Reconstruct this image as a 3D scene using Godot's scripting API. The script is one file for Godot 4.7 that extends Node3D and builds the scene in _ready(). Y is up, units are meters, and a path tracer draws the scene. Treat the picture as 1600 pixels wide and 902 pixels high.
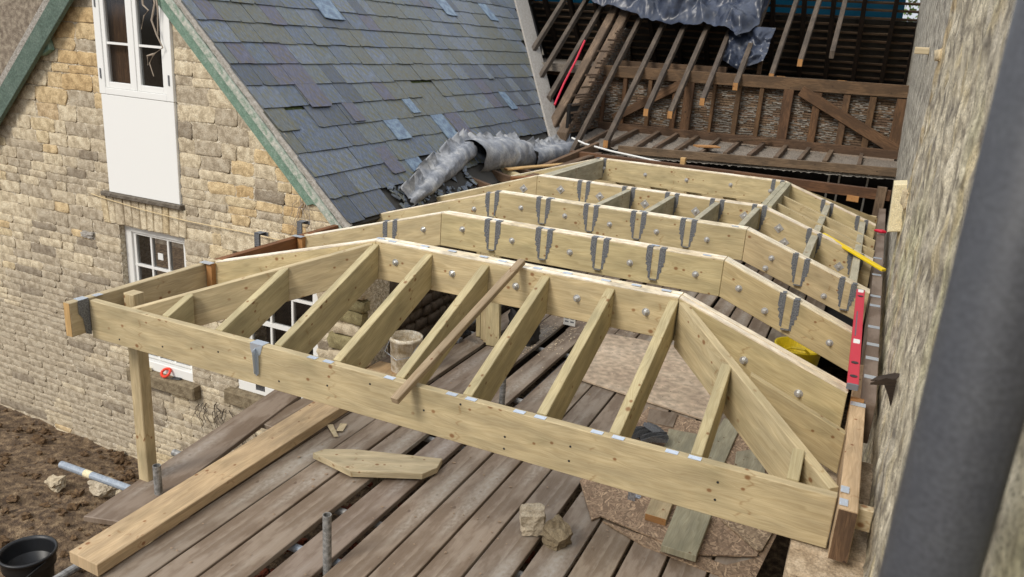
extends Node3D
# A half-built timber roof frame between an old stone cottage, a stripped wing and a rubble wall.
# World: x runs along the front beam, -z runs into the picture, y = 0 is the top of the front beam.

const H := 0.372                      # height of the flat top of the frame above its eaves
const DECK := -1.25                   # top of the scaffold boards
const GROUND := -2.85
const ZG := -2.4                      # face of the gable wall
const ZS := -9.1                      # face of the stud wall in the stripped wing
const P35 := 0.7002                   # slope of the stripped wing's roof

var rng := RandomNumberGenerator.new()
var M := {}
var nz := FastNoiseLite.new()
var taken := {}

# ------------------------------------------------------------------ mesh building
class MB:
	var v := PackedVector3Array()
	var n := PackedVector3Array()
	var uv := PackedVector2Array()
	var col := PackedColorArray()
	var tint := Color(1, 1, 1)
	func tri(a: Vector3, b: Vector3, c: Vector3, ua: Vector2, ub: Vector2, uc: Vector2, o: Vector3) -> void:
		var nn := (c - a).cross(b - a)
		if nn.length_squared() < 1e-16: return
		nn = nn.normalized()
		if nn.dot(o) < 0.0:
			nn = -nn
			v.append_array([a, c, b]); uv.append_array([ua, uc, ub])
		else:
			v.append_array([a, b, c]); uv.append_array([ua, ub, uc])
		n.append_array([nn, nn, nn]); col.append_array([tint, tint, tint])
	func quad(a: Vector3, b: Vector3, c: Vector3, d: Vector3, ua: Vector2, ub: Vector2, uc: Vector2, ud: Vector2, o: Vector3) -> void:
		tri(a, b, c, ua, ub, uc, o); tri(a, c, d, ua, uc, ud, o)
	# a polygon in the plane (ax, ay) through o, pushed t along az, its edges chamfered by c; gd is the grain
	func prism(poly: PackedVector2Array, o: Vector3, ax: Vector3, ay: Vector3, az: Vector3, t: float, c := 0.003, gd := Vector2(1, 0), off := Vector2.ZERO, su := 2.0, sv := 0.25) -> void:
		var area := 0.0
		var k := poly.size()
		for i in k:
			area += poly[i].cross(poly[(i + 1) % k])
		if area < 0: poly.reverse()
		var gp := Vector2(-gd.y, gd.x)
		var ins := PackedVector2Array()
		for i in k:
			var e0 := (poly[i] - poly[(i + k - 1) % k]).normalized()
			var e1 := (poly[(i + 1) % k] - poly[i]).normalized()
			var n0 := Vector2(-e0.y, e0.x); var n1 := Vector2(-e1.y, e1.x)
			ins.append(poly[i] + (n0 + n1) * c / maxf(0.35, 1.0 + n0.dot(n1)))
		var rings := [[ins, 0.0], [poly, c], [poly, t - c], [ins, t]]
		var idx := Geometry2D.triangulate_polygon(ins)
		for cap in [0, 3]:
			var z: float = rings[cap][1]
			var oo := -az if cap == 0 else az
			for i in range(0, idx.size(), 3):
				var q := [ins[idx[i]], ins[idx[i + 1]], ins[idx[i + 2]]]
				var w := []; var u := []
				for p: Vector2 in q:
					w.append(o + ax * p.x + ay * p.y + az * z)
					u.append(Vector2(p.dot(gd) / su, (p.dot(gp) + (0.13 if cap == 3 else 0.0)) / sv) + off)
				tri(w[0], w[1], w[2], u[0], u[1], u[2], oo)
		for r in 3:
			var pa: PackedVector2Array = rings[r][0]; var pb: PackedVector2Array = rings[r + 1][0]
			var za: float = rings[r][1]; var zb: float = rings[r + 1][1]
			if c <= 0.0 and r != 1: continue
			for i in k:
				var j := (i + 1) % k
				var e := poly[j] - poly[i]
				var out := (ax * e.y - ay * e.x).normalized()
				if r == 0: out -= az
				if r == 2: out += az
				var w0 := o + ax * pa[i].x + ay * pa[i].y + az * za
				var w1 := o + ax * pa[j].x + ay * pa[j].y + az * za
				var w2 := o + ax * pb[j].x + ay * pb[j].y + az * zb
				var w3 := o + ax * pb[i].x + ay * pb[i].y + az * zb
				var end := absf(e.normalized().dot(gd)) < 0.5
				var us := []
				for q in [[pa[i], za], [pa[j], za], [pb[j], zb], [pb[i], zb]]:
					var p: Vector2 = q[0]; var z: float = q[1]
					if end: us.append(Vector2(z * 0.15 + p.dot(gd) * 0.1, p.dot(gp) / sv) + off)
					else: us.append(Vector2(p.dot(gd) / su, (p.dot(gp) * 0.5 + z + 0.05) / sv) + off)
				quad(w0, w1, w2, w3, us[0], us[1], us[2], us[3], out)
	func box(a: Vector3, b: Vector3, c := 0.0) -> void:
		var s := b - a
		prism(PackedVector2Array([Vector2(0, 0), Vector2(s.x, 0), Vector2(s.x, s.y), Vector2(0, s.y)]), a, Vector3.RIGHT, Vector3.UP, Vector3.BACK, s.z, c, Vector2(1, 0) if s.x >= s.y else Vector2(0, 1), Vector2(a.x * 0.37, a.y * 0.71))
	# surface of rings: each ring a list of points, closed round
	func loft(rings: Array, cap := true) -> void:
		var m: int = rings[0].size()
		for r in rings.size() - 1:
			var ca := Vector3.ZERO
			for p: Vector3 in rings[r]: ca += p / m
			for i in m:
				var j := (i + 1) % m
				var a: Vector3 = rings[r][i]; var b: Vector3 = rings[r][j]; var c: Vector3 = rings[r + 1][j]; var d: Vector3 = rings[r + 1][i]
				var o := (a + b) * 0.5 - ca
				quad(a, b, c, d, Vector2(float(i) / m, r * 0.3), Vector2(float(i + 1) / m, r * 0.3), Vector2(float(i + 1) / m, r * 0.3 + 0.3), Vector2(float(i) / m, r * 0.3 + 0.3), o)
		if cap:
			for e in [0, rings.size() - 1]:
				var cc := Vector3.ZERO; var other := Vector3.ZERO
				for p: Vector3 in rings[e]: cc += p / m
				for p: Vector3 in rings[1 if e == 0 else e - 1]: other += p / m
				for i in m:
					tri(cc, rings[e][i], rings[e][(i + 1) % m], Vector2(.5, .5), Vector2(.4, .5), Vector2(.5, .4), cc - other)
	func tube(a: Vector3, b: Vector3, r: float, m := 14, inner := 0.0) -> void:
		var d := (b - a).normalized()
		var s := d.cross(Vector3.UP if absf(d.y) < 0.9 else Vector3.RIGHT).normalized(); var t := d.cross(s)
		var ring := func(p: Vector3, rr: float) -> Array:
			var q := []
			for i in m: q.append(p + (s * cos(TAU * i / m) + t * sin(TAU * i / m)) * rr)
			return q
		if inner <= 0.0: loft([ring.call(a, r), ring.call(b, r)])
		else:
			loft([ring.call(a, r), ring.call(b, r)], false)
			var A: Array = ring.call(a, inner); var B: Array = ring.call(b, inner); var A2: Array = ring.call(a, r); var B2: Array = ring.call(b, r)
			for i in m:
				var j := (i + 1) % m
				var z := Vector2.ZERO
				quad(A[i], A[j], B[j], B[i], z, z, z, z, (a - A[i]) * Vector3(1, 1, 1))
				quad(A[i], A[j], A2[j], A2[i], z, z, z, z, -d)
				quad(B[i], B[j], B2[j], B2[i], z, z, z, z, d)

var smooth_next := false
func finish(m: MB, smooth := false) -> Array:      # [mesh, centre]
	var lo := m.v[0]; var hi := m.v[0]
	for p in m.v:
		lo = lo.min(p); hi = hi.max(p)
	var c := (lo + hi) * 0.5
	var vv := PackedVector3Array(); vv.resize(m.v.size())
	for i in m.v.size(): vv[i] = m.v[i] - c
	var arr := []; arr.resize(Mesh.ARRAY_MAX)
	arr[Mesh.ARRAY_VERTEX] = vv; arr[Mesh.ARRAY_TEX_UV] = m.uv; arr[Mesh.ARRAY_COLOR] = m.col
	var st := SurfaceTool.new()
	if smooth:
		st.begin(Mesh.PRIMITIVE_TRIANGLES); st.set_smooth_group(0)
		for i in vv.size():
			st.set_uv(m.uv[i]); st.set_color(m.col[i]); st.set_smooth_group(0); st.add_vertex(vv[i])
		st.generate_normals()
	else:
		arr[Mesh.ARRAY_NORMAL] = m.n
		st.create_from_arrays(arr)
	st.generate_tangents()
	return [st.commit(), c]

func gp(o: Node) -> Vector3:
	var p := Vector3.ZERO
	while o != self and o is Node3D:
		p += o.position; o = o.get_parent()
	return p
func put(m: MB, called: String, mt: Material, parent: Node = self, smooth := false) -> MeshInstance3D:
	var r := finish(m, smooth)
	var o := MeshInstance3D.new(); o.mesh = r[0]; o.material_override = mt
	o.position = r[1] - gp(parent)
	add_to(o, called, parent)
	return o
func inst(mesh: Mesh, called: String, mt: Material, parent: Node, xf: Transform3D) -> MeshInstance3D:
	var o := MeshInstance3D.new(); o.mesh = mesh; o.material_override = mt
	o.transform = Transform3D(xf.basis, xf.origin - gp(parent))
	add_to(o, called, parent)
	return o
func add_to(o: Node, called: String, parent: Node) -> void:
	var key := str(parent.get_instance_id()) + called
	var k: int = taken.get(key, 0); taken[key] = k + 1
	o.name = called if k == 0 else "%s_%03d" % [called, k]
	parent.add_child(o, true)
func thing(called: String, label: String, category: String, at := Vector3.ZERO, group := "") -> Node3D:
	var o := Node3D.new(); o.position = at
	add_to(o, called, self)
	tag(o, label, category, group)
	return o
func tag(o: Node, label: String, category := "", group := "", kind := "") -> Node:
	if label: o.set_meta("label", label)
	if category: o.set_meta("category", category)
	if group: o.set_meta("group", group)
	if kind: o.set_meta("kind", kind)
	return o
func R(a: float, b: float) -> float: return rng.randf_range(a, b)
func tn(c: Color, s: float) -> Color:
	var f := R(1.0 - s, 1.0 + s)
	return Color(c.r * f * R(0.97, 1.03), c.g * f, c.b * f * R(0.95, 1.05))
func ruv() -> Vector2: return Vector2(R(0, 9), R(0, 9))
func rect(x0: float, y0: float, x1: float, y1: float) -> PackedVector2Array:
	return PackedVector2Array([Vector2(x0, y0), Vector2(x1, y0), Vector2(x1, y1), Vector2(x0, y1)])

# a timber whose top edge runs from a to b, w thick, dv deep measured plumb, ends cut plumb
func tim(a: Vector3, b: Vector3, w: float, dv: float, tint := Color.WHITE, c := 0.003) -> MB:
	var m := MB.new(); m.tint = tint
	var hd := Vector3(b.x - a.x, 0, b.z - a.z); var run := hd.length(); hd = hd.normalized()
	var side := hd.cross(Vector3.UP).normalized()
	var dy := b.y - a.y
	m.prism(PackedVector2Array([Vector2(0, 0), Vector2(run, dy), Vector2(run, dy - dv), Vector2(0, -dv)]), a - side * w * 0.5, hd, Vector3.UP, side, w, c, Vector2(run, dy).normalized(), ruv())
	return m
# a square-cut bar from a to b, w wide and d deep, its top face centred on the line
func bar(a: Vector3, b: Vector3, w: float, d: float, tint := Color.WHITE, up := Vector3.UP, c := 0.003) -> MB:
	var m := MB.new(); m.tint = tint
	var ax := (b - a).normalized(); var L := (b - a).length()
	var side := ax.cross(up).normalized(); var ay := side.cross(ax).normalized()
	m.prism(rect(0, -d, L, 0), a - side * w * 0.5, ax, ay, side, w, c, Vector2(1, 0), ruv())
	return m
# a flat board seen from above: outline in x and z, top at y, t thick
func flat(pts: Array, y: float, t: float, tint := Color.WHITE, along := Vector2(0, 1), c := 0.003, su := 2.0, sv := 0.25, off := Vector2.INF) -> MB:
	var m := MB.new(); m.tint = tint
	var p := PackedVector2Array(pts)
	m.prism(p, Vector3(0, y - t, 0), Vector3.RIGHT, Vector3.BACK, Vector3.UP, t, c, along.normalized(), ruv() if off == Vector2.INF else off, su, sv)
	return m
func lathe(prof: Array, at: Vector3, m := 28, sx := 1.0) -> MB:
	var b := MB.new(); var rings := []
	for p: Vector2 in prof:
		var r := []
		for i in m: r.append(at + Vector3(cos(TAU * i / m) * p.x * sx, p.y, sin(TAU * i / m) * p.x))
		rings.append(r)
	for k in rings.size() - 1:
		var d: Vector2 = prof[k + 1] - prof[k]
		for i in m:
			var j := (i + 1) % m
			var rad := Vector3(cos(TAU * (i + .5) / m), 0, sin(TAU * (i + .5) / m))
			var o := rad * d.y + Vector3.UP * -d.x
			b.quad(rings[k][i], rings[k][j], rings[k + 1][j], rings[k + 1][i], Vector2(i * 1.0 / m, prof[k].y), Vector2((i + 1.0) / m, prof[k].y), Vector2((i + 1.0) / m, prof[k + 1].y), Vector2(i * 1.0 / m, prof[k + 1].y), o)
	return b
# an open or thick sheet given by f(u, v)
func sheet(f: Callable, nu: int, nv: int, su := 1.0, sv := 1.0, cf = null) -> ArrayMesh:
	var st := SurfaceTool.new(); st.begin(Mesh.PRIMITIVE_TRIANGLES); st.set_smooth_group(0)
	for j in nv + 1:
		for i in nu + 1:
			var u := float(i) / nu; var v := float(j) / nv
			var p: Vector3 = f.call(u, v)
			st.set_uv(Vector2(u * su, v * sv))
			st.set_color(cf.call(p) if cf != null else Color.WHITE)
			st.add_vertex(p)
	for j in nv:
		for i in nu:
			var a := j * (nu + 1) + i
			for k in [a, a + 1, a + nu + 2, a, a + nu + 2, a + nu + 1]: st.add_index(k)
	st.generate_normals(); st.generate_tangents()
	return st.commit()
func put_sheet(mesh: Mesh, called: String, mt: Material, parent: Node = self) -> MeshInstance3D:
	return inst(mesh, called, mt, parent, Transform3D.IDENTITY)
func path_tube(pts: Array, r: float, r1 := -1.0, m := 6) -> MB:
	var b := MB.new(); var rings := []
	for i in pts.size():
		var p: Vector3 = pts[i]
		var d: Vector3 = ((pts[mini(i + 1, pts.size() - 1)] as Vector3) - (pts[maxi(i - 1, 0)] as Vector3)).normalized()
		var s := d.cross(Vector3.UP if absf(d.y) < 0.9 else Vector3.RIGHT).normalized(); var t := d.cross(s)
		var rr := r if r1 < 0 else lerpf(r, r1, float(i) / (pts.size() - 1))
		var q := []
		for k in m: q.append(p + (s * cos(TAU * k / m) + t * sin(TAU * k / m)) * rr)
		rings.append(q)
	b.loft(rings)
	return b

# stones: a unit block, its face towards +z, split and dressed by hand
func stone_mesh(sd: int) -> ArrayMesh:
	var r := RandomNumberGenerator.new(); r.seed = sd
	var nf := FastNoiseLite.new(); nf.seed = sd; nf.frequency = 1.1
	var nx := 5; var ny := 4
	var us := [-0.5, -0.445, -0.16, 0.15, 0.445, 0.5]; var vs := [-0.5, -0.40, 0.02, 0.40, 0.5]
	var st := SurfaceTool.new(); st.begin(Mesh.PRIMITIVE_TRIANGLES); st.set_smooth_group(0)
	var g := []
	for j in ny + 1:
		for i in nx + 1:
			var u: float = us[i]; var v: float = vs[j]
			var edge := maxf(absf(u), absf(v) ) * 2.0
			var x := u; var y := v
			if absf(u) > 0.49 or absf(v) > 0.49:
				x += nf.get_noise_2d(v * 3.0, u * 9.0 + 5.0) * 0.09 * (1.0 if absf(u) > 0.49 else 0.0)
				y += nf.get_noise_2d(u * 3.0 + 20.0, v * 9.0) * 0.16 * (1.0 if absf(v) > 0.49 else 0.0)
			if absf(u) > 0.49 and absf(v) > 0.49:
				x *= 0.93; y *= 0.86
			var z := 0.5 + nf.get_noise_2d(u * 2.6 + 40.0, v * 2.6) * 0.42
			if edge > 0.95: z = z * 0.5 - 0.05
			g.append(Vector3(x, y, z))
	for j in ny:
		for i in nx:
			var a := j * (nx + 1) + i
			for k in [a, a + nx + 2, a + 1, a, a + nx + 1, a + nx + 2]:
				st.set_uv(Vector2(g[k].x, g[k].y)); st.add_vertex(g[k])
	var ringi := []
	for i in nx: ringi.append(i)
	for j in ny: ringi.append(j * (nx + 1) + nx)
	for i in nx: ringi.append(ny * (nx + 1) + nx - i)
	for j in ny: ringi.append((ny - j) * (nx + 1))
	for q in ringi.size():
		var a: Vector3 = g[ringi[q]]; var b: Vector3 = g[ringi[(q + 1) % ringi.size()]]
		var c := Vector3(b.x, b.y, -1.2); var d := Vector3(a.x, a.y, -1.2)
		for p in [a, c, d, a, b, c]:
			st.set_smooth_group(-1); st.set_uv(Vector2(p.x, p.y)); st.add_vertex(p)
	st.generate_normals(); st.generate_tangents()
	return st.commit()
func join(arr: Array, mesh: Mesh, xf: Transform3D) -> void:      # arr = [vertices, normals, uvs]
	var a := mesh.surface_get_arrays(0)
	var vs: PackedVector3Array = a[Mesh.ARRAY_VERTEX]; var ns: PackedVector3Array = a[Mesh.ARRAY_NORMAL]; var us: PackedVector2Array = a[Mesh.ARRAY_TEX_UV]
	var nb := xf.basis.inverse().transposed()
	var ix = a[Mesh.ARRAY_INDEX]
	var n: int = ix.size() if ix != null else vs.size()
	for i in n:
		var k: int = ix[i] if ix != null else i
		arr[0].append(xf * vs[k]); arr[1].append((nb * ns[k]).normalized()); arr[2].append(us[k])
func joined(arr: Array) -> ArrayMesh:
	var q := []; q.resize(Mesh.ARRAY_MAX)
	q[Mesh.ARRAY_VERTEX] = PackedVector3Array(arr[0]); q[Mesh.ARRAY_NORMAL] = PackedVector3Array(arr[1]); q[Mesh.ARRAY_TEX_UV] = PackedVector2Array(arr[2])
	var st := SurfaceTool.new(); st.create_from_arrays(q); st.generate_tangents()
	return st.commit()
func rock_mesh(sd: int, rough := 0.35, n := 5) -> ArrayMesh:
	var nf := FastNoiseLite.new(); nf.seed = sd; nf.frequency = 0.9; nf.fractal_octaves = 3
	var cells := FastNoiseLite.new(); cells.seed = sd; cells.noise_type = FastNoiseLite.TYPE_CELLULAR; cells.frequency = 0.7
	var st := SurfaceTool.new(); st.begin(Mesh.PRIMITIVE_TRIANGLES); st.set_smooth_group(-1)
	var P := func(f: int, u: float, v: float) -> Vector3:
		var a := Vector3.ZERO
		match f:
			0: a = Vector3(u, v, 1)
			1: a = Vector3(-u, v, -1)
			2: a = Vector3(1, v, -u)
			3: a = Vector3(-1, v, u)
			4: a = Vector3(u, 1, -v)
			5: a = Vector3(u, -1, v)
		var d := a.normalized()
		var q := a.lerp(d, 0.45) if rough > 0.15 else a.lerp(d, 0.28)
		return q * (0.42 + nf.get_noise_3dv(d * 1.3) * rough + cells.get_noise_3dv(d * 1.6) * rough * 0.35)
	for f in 6:
		for j in n:
			for i in n:
				var u0 := -1.0 + 2.0 * i / n; var u1 := -1.0 + 2.0 * (i + 1) / n; var v0 := -1.0 + 2.0 * j / n; var v1 := -1.0 + 2.0 * (j + 1) / n
				var a: Vector3 = P.call(f, u0, v0); var b: Vector3 = P.call(f, u1, v0); var c: Vector3 = P.call(f, u1, v1); var d: Vector3 = P.call(f, u0, v1)
				for p in [a, c, b, a, d, c]:
					st.set_uv(Vector2(p.x + p.z, p.y)); st.add_vertex(p)
	st.generate_normals(); st.generate_tangents()
	return st.commit()

# ------------------------------------------------------------------ textures and materials
func fn(sd: int, freq: float, oct := 3, type := FastNoiseLite.TYPE_SIMPLEX_SMOOTH) -> FastNoiseLite:
	var f := FastNoiseLite.new(); f.seed = sd; f.frequency = freq; f.fractal_octaves = oct; f.noise_type = type
	return f
# sawn timber: u along the grain (2 m), v across it (0.25 m). dirt > 0 adds trodden-in stains
func wood(sd: int, light: Color, dark: Color, knotc: Color, knots: int, dirt: float, dirtc: Color, contrast: float, wash := 0.0, washc := Color.WHITE) -> Array:
	var W := 1024; var Hh := 256
	var r := RandomNumberGenerator.new(); r.seed = sd
	var n1 := fn(sd, 1.0, 3); var n2 := fn(sd + 1, 1.0, 2); var n3 := fn(sd + 2, 0.012, 3)
	var K := []
	for i in knots: K.append([r.randf_range(30, W - 30), r.randf_range(14, Hh - 14), r.randf_range(6, 13)])
	var WE := W + 120
	var ext := PackedByteArray(); ext.resize(WE * Hh * 3)
	var exh := PackedByteArray(); exh.resize(WE * Hh)
	for y in Hh:
		for x in WE:
			var g := float(y); var kn := 0.0
			for k in K:
				var dx: float = (x - k[0]) * 0.9
				if absf(dx) > 60.0: continue
				var dy: float = y - k[1]; var q := dx * dx + dy * dy; var kr: float = k[2]
				g += signf(dy) * kr * 1.3 * exp(-q / (kr * kr * 9.0))
				q = dx * dx * 3.4 + dy * dy
				if q < kr * kr * 1.7: kn = maxf(kn, 1.0 - smoothstep(kr * 0.45, kr * 1.2, sqrt(q)))
			var wob := n3.get_noise_2d(x * 0.35, y * 0.9) * 26.0
			var a := n1.get_noise_2d((g + wob) * 0.11, x * 0.0030)
			var b := n2.get_noise_2d(g * 0.42, x * 0.016)
			var s := clampf(0.45 + (a * 0.62 + b * 0.62) * contrast, 0, 1)
			var c := light.lerp(dark, s)
			if kn > 0.0: c = c.lerp(knotc, kn * 0.85)
			if dirt > 0.0:
				var e := n3.get_noise_2d(x * 0.30 + 700.0, y * 0.55)
				var d := smoothstep(-0.30, 0.42, e + n3.get_noise_2d(x * 2.2, y * 2.6 + 90.0) * 0.22 + 0.06) * dirt
				c = c.lerp(dirtc, clampf(d * (0.85 + b * 0.3), 0, 1))
				if wash > 0.0:
					var ed := minf(absf(y - 4.0), absf(y - 212.0)) / 60.0
					var ws := smoothstep(1.25, -0.3, ed + n3.get_noise_2d(x * 0.12 + 40.0, 31.0 if y < 105 else 97.0) * 1.6 + 0.45) * wash
					c = c.lerp(washc, clampf(ws * (1.0 + n3.get_noise_2d(x * 3.0, y * 3.0) * 0.8), 0, 1))
			else:
				var bl := n3.get_noise_2d(x * 0.45 + 300.0, y * 0.9)
				c = c * (1.0 + bl * 0.12)
				c = c.lerp(Color(c.r * 0.84, c.g * 0.85, c.b * 0.83), smoothstep(0.1, 0.6, n3.get_noise_2d(x * 0.3 + 900.0, y * 0.4)) * 0.6)
				for k in 3:
					var sx: float = fposmod(x - (170.0 + 330.0 * k + n3.get_noise_2d(y * 1.5, k * 77.0) * 22.0), 1024.0)
					if sx < 9.0: c = c.lerp(Color(0.50, 0.35, 0.20), (1.0 - absf(sx - 4.5) / 4.5) * clampf(0.1 + n3.get_noise_2d(k * 50.0, y * 1.2) * 1.2, 0.0, 0.38))
			var o := (y * WE + x) * 3
			ext[o] = clampi(int(c.r * 255.0), 0, 255); ext[o + 1] = clampi(int(c.g * 255.0), 0, 255); ext[o + 2] = clampi(int(c.b * 255.0), 0, 255)
			exh[y * WE + x] = clampi(int(128.0 + b * 70.0 - a * 40.0 - kn * 30.0), 0, 255)
	# the overhang is faded into the start, so that the grain runs on from one length to the next
	var data := PackedByteArray(); var hd := PackedByteArray()
	for y in Hh:
		data.append_array(ext.slice(y * WE * 3, (y * WE + W) * 3)); hd.append_array(exh.slice(y * WE, y * WE + W))
		for x in 120:
			var t := x / 120.0
			for q in 3: data[(y * W + x) * 3 + q] = int(lerpf(ext[(y * WE + W + x) * 3 + q], ext[(y * WE + x) * 3 + q], t))
			hd[y * W + x] = int(lerpf(exh[y * WE + W + x], exh[y * WE + x], t))
	var im := Image.create_from_data(W, Hh, false, Image.FORMAT_RGB8, data); im.generate_mipmaps()
	var hi := Image.create_from_data(W, Hh, false, Image.FORMAT_L8, hd); hi.convert(Image.FORMAT_RGBA8); hi.bump_map_to_normal_map(1.6)
	return [ImageTexture.create_from_image(im), ImageTexture.create_from_image(hi)]
func osb_tex() -> ImageTexture:
	var r := RandomNumberGenerator.new(); r.seed = 77
	var S := 512
	var im := Image.create(S, S, false, Image.FORMAT_RGB8); im.fill(Color(0.52, 0.44, 0.36))
	for k in 2600:
		var a := r.randfn(0.2, 0.9); var L := r.randf_range(26, 75); var w := r.randf_range(5, 13)
		var cx := r.randf() * S; var cy := r.randf() * S
		var t := r.randf(); var c := Color(0.53, 0.45, 0.37).lerp(Color(0.76, 0.67, 0.56), t * t * 1.1) * r.randf_range(0.82, 1.05)
		var ca := cos(a); var sa := sin(a)
		for i in int(L):
			for j in int(w):
				im.set_pixel(posmod(int(cx + i * ca - j * sa), S), posmod(int(cy + i * sa + j * ca), S), c * (0.96 + 0.08 * float(j % 2)))
	im.generate_mipmaps()
	return ImageTexture.create_from_image(im)
func mottle(sd: int, S: int, freq: float, cols: Array, speck: float, speckc: Color, pits := 0.0) -> ImageTexture:
	var a := fn(sd, freq, 5); var b := fn(sd + 5, freq * 6.0, 3); var c3 := fn(sd + 9, freq * 16.0, 1)
	var data := PackedByteArray(); data.resize(S * S * 3)
	var ia := a.get_seamless_image(S, S, false, false, 0.15); var ib := b.get_seamless_image(S, S, false, false, 0.15); var ic := c3.get_seamless_image(S, S, false, false, 0.1)
	var da := ia.get_data(); var db := ib.get_data(); var dc := ic.get_data()
	for i in S * S:
		var t := clampf((da[i] / 255.0 - 0.18) * 1.5, 0, 0.999) * (cols.size() - 1)
		var k := int(t)
		var c: Color = (cols[k] as Color).lerp(cols[k + 1], t - k)
		var f := 0.82 + 0.36 * db[i] / 255.0
		c = Color(c.r * f, c.g * f, c.b * f)
		if speck > 0.0:
			var s := smoothstep(1.0 - speck, 1.0 - speck * 0.5, dc[i] / 255.0 * 0.6 + da[i] / 255.0 * 0.4)
			c = c.lerp(speckc, s * 0.85)
		if pits > 0.0: c = c * (1.0 - 0.6 * smoothstep(1.0 - pits, 1.0, 1.0 - dc[i] / 255.0))
		data[i * 3] = clampi(int(c.r * 255.0), 0, 255); data[i * 3 + 1] = clampi(int(c.g * 255.0), 0, 255); data[i * 3 + 2] = clampi(int(c.b * 255.0), 0, 255)
	var im := Image.create_from_data(S, S, false, Image.FORMAT_RGB8, data); im.generate_mipmaps()
	return ImageTexture.create_from_image(im)
func bump(sd: int, S: int, freq: float, strength: float, oct := 4, type := FastNoiseLite.TYPE_SIMPLEX_SMOOTH) -> ImageTexture:
	var f := fn(sd, freq, oct, type)
	var im := f.get_seamless_image(S, S, false, false, 0.15); im.convert(Image.FORMAT_RGBA8); im.bump_map_to_normal_map(strength)
	return ImageTexture.create_from_image(im)
func slate_tex() -> ImageTexture:
	var S := 512
	var a := fn(31, 1.0, 4); var b := fn(32, 1.0, 3); var l := fn(33, 0.02, 4)
	var data := PackedByteArray(); data.resize(S * S * 3)
	for y in S:
		for x in S:
			var st := a.get_noise_2d(x * 0.07, y * 0.012); var fi := b.get_noise_2d(x * 0.35, y * 0.09)
			var c := Color(0.40, 0.425, 0.46) * (1.0 + st * 0.36 + fi * 0.3)
			var li := smoothstep(0.0, 0.42, l.get_noise_2d(x * 0.9, y * 0.5) + st * 0.35)
			c = c.lerp(Color(0.43, 0.41, 0.29), li * 0.8)
			var wh := smoothstep(0.40, 0.55, b.get_noise_2d(x * 0.16 + 90.0, y * 0.05))
			c = c.lerp(Color(0.58, 0.59, 0.58), wh * 0.5)
			var o := (y * S + x) * 3
			data[o] = clampi(int(c.r * 255.0), 0, 255); data[o + 1] = clampi(int(c.g * 255.0), 0, 255); data[o + 2] = clampi(int(c.b * 255.0), 0, 255)
	var im := Image.create_from_data(S, S, false, Image.FORMAT_RGB8, data); im.generate_mipmaps()
	return ImageTexture.create_from_image(im)
func mk(tex: Texture2D, tint := Color.WHITE, rough := 0.85, nrm: Texture2D = null, ns := 1.0, metal := 0.0, tri := 0.0) -> StandardMaterial3D:
	var m := StandardMaterial3D.new()
	m.albedo_color = tint; m.albedo_texture = tex; m.roughness = rough; m.metallic = metal
	m.vertex_color_use_as_albedo = true
	if nrm: m.normal_enabled = true; m.normal_texture = nrm; m.normal_scale = ns
	if tri > 0.0: m.uv1_triplanar = true; m.uv1_world_triplanar = true; m.uv1_scale = Vector3.ONE * tri
	return m
func srgb(r: float, g: float, b: float) -> Color: return Color(r / 255.0, g / 255.0, b / 255.0)
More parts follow.
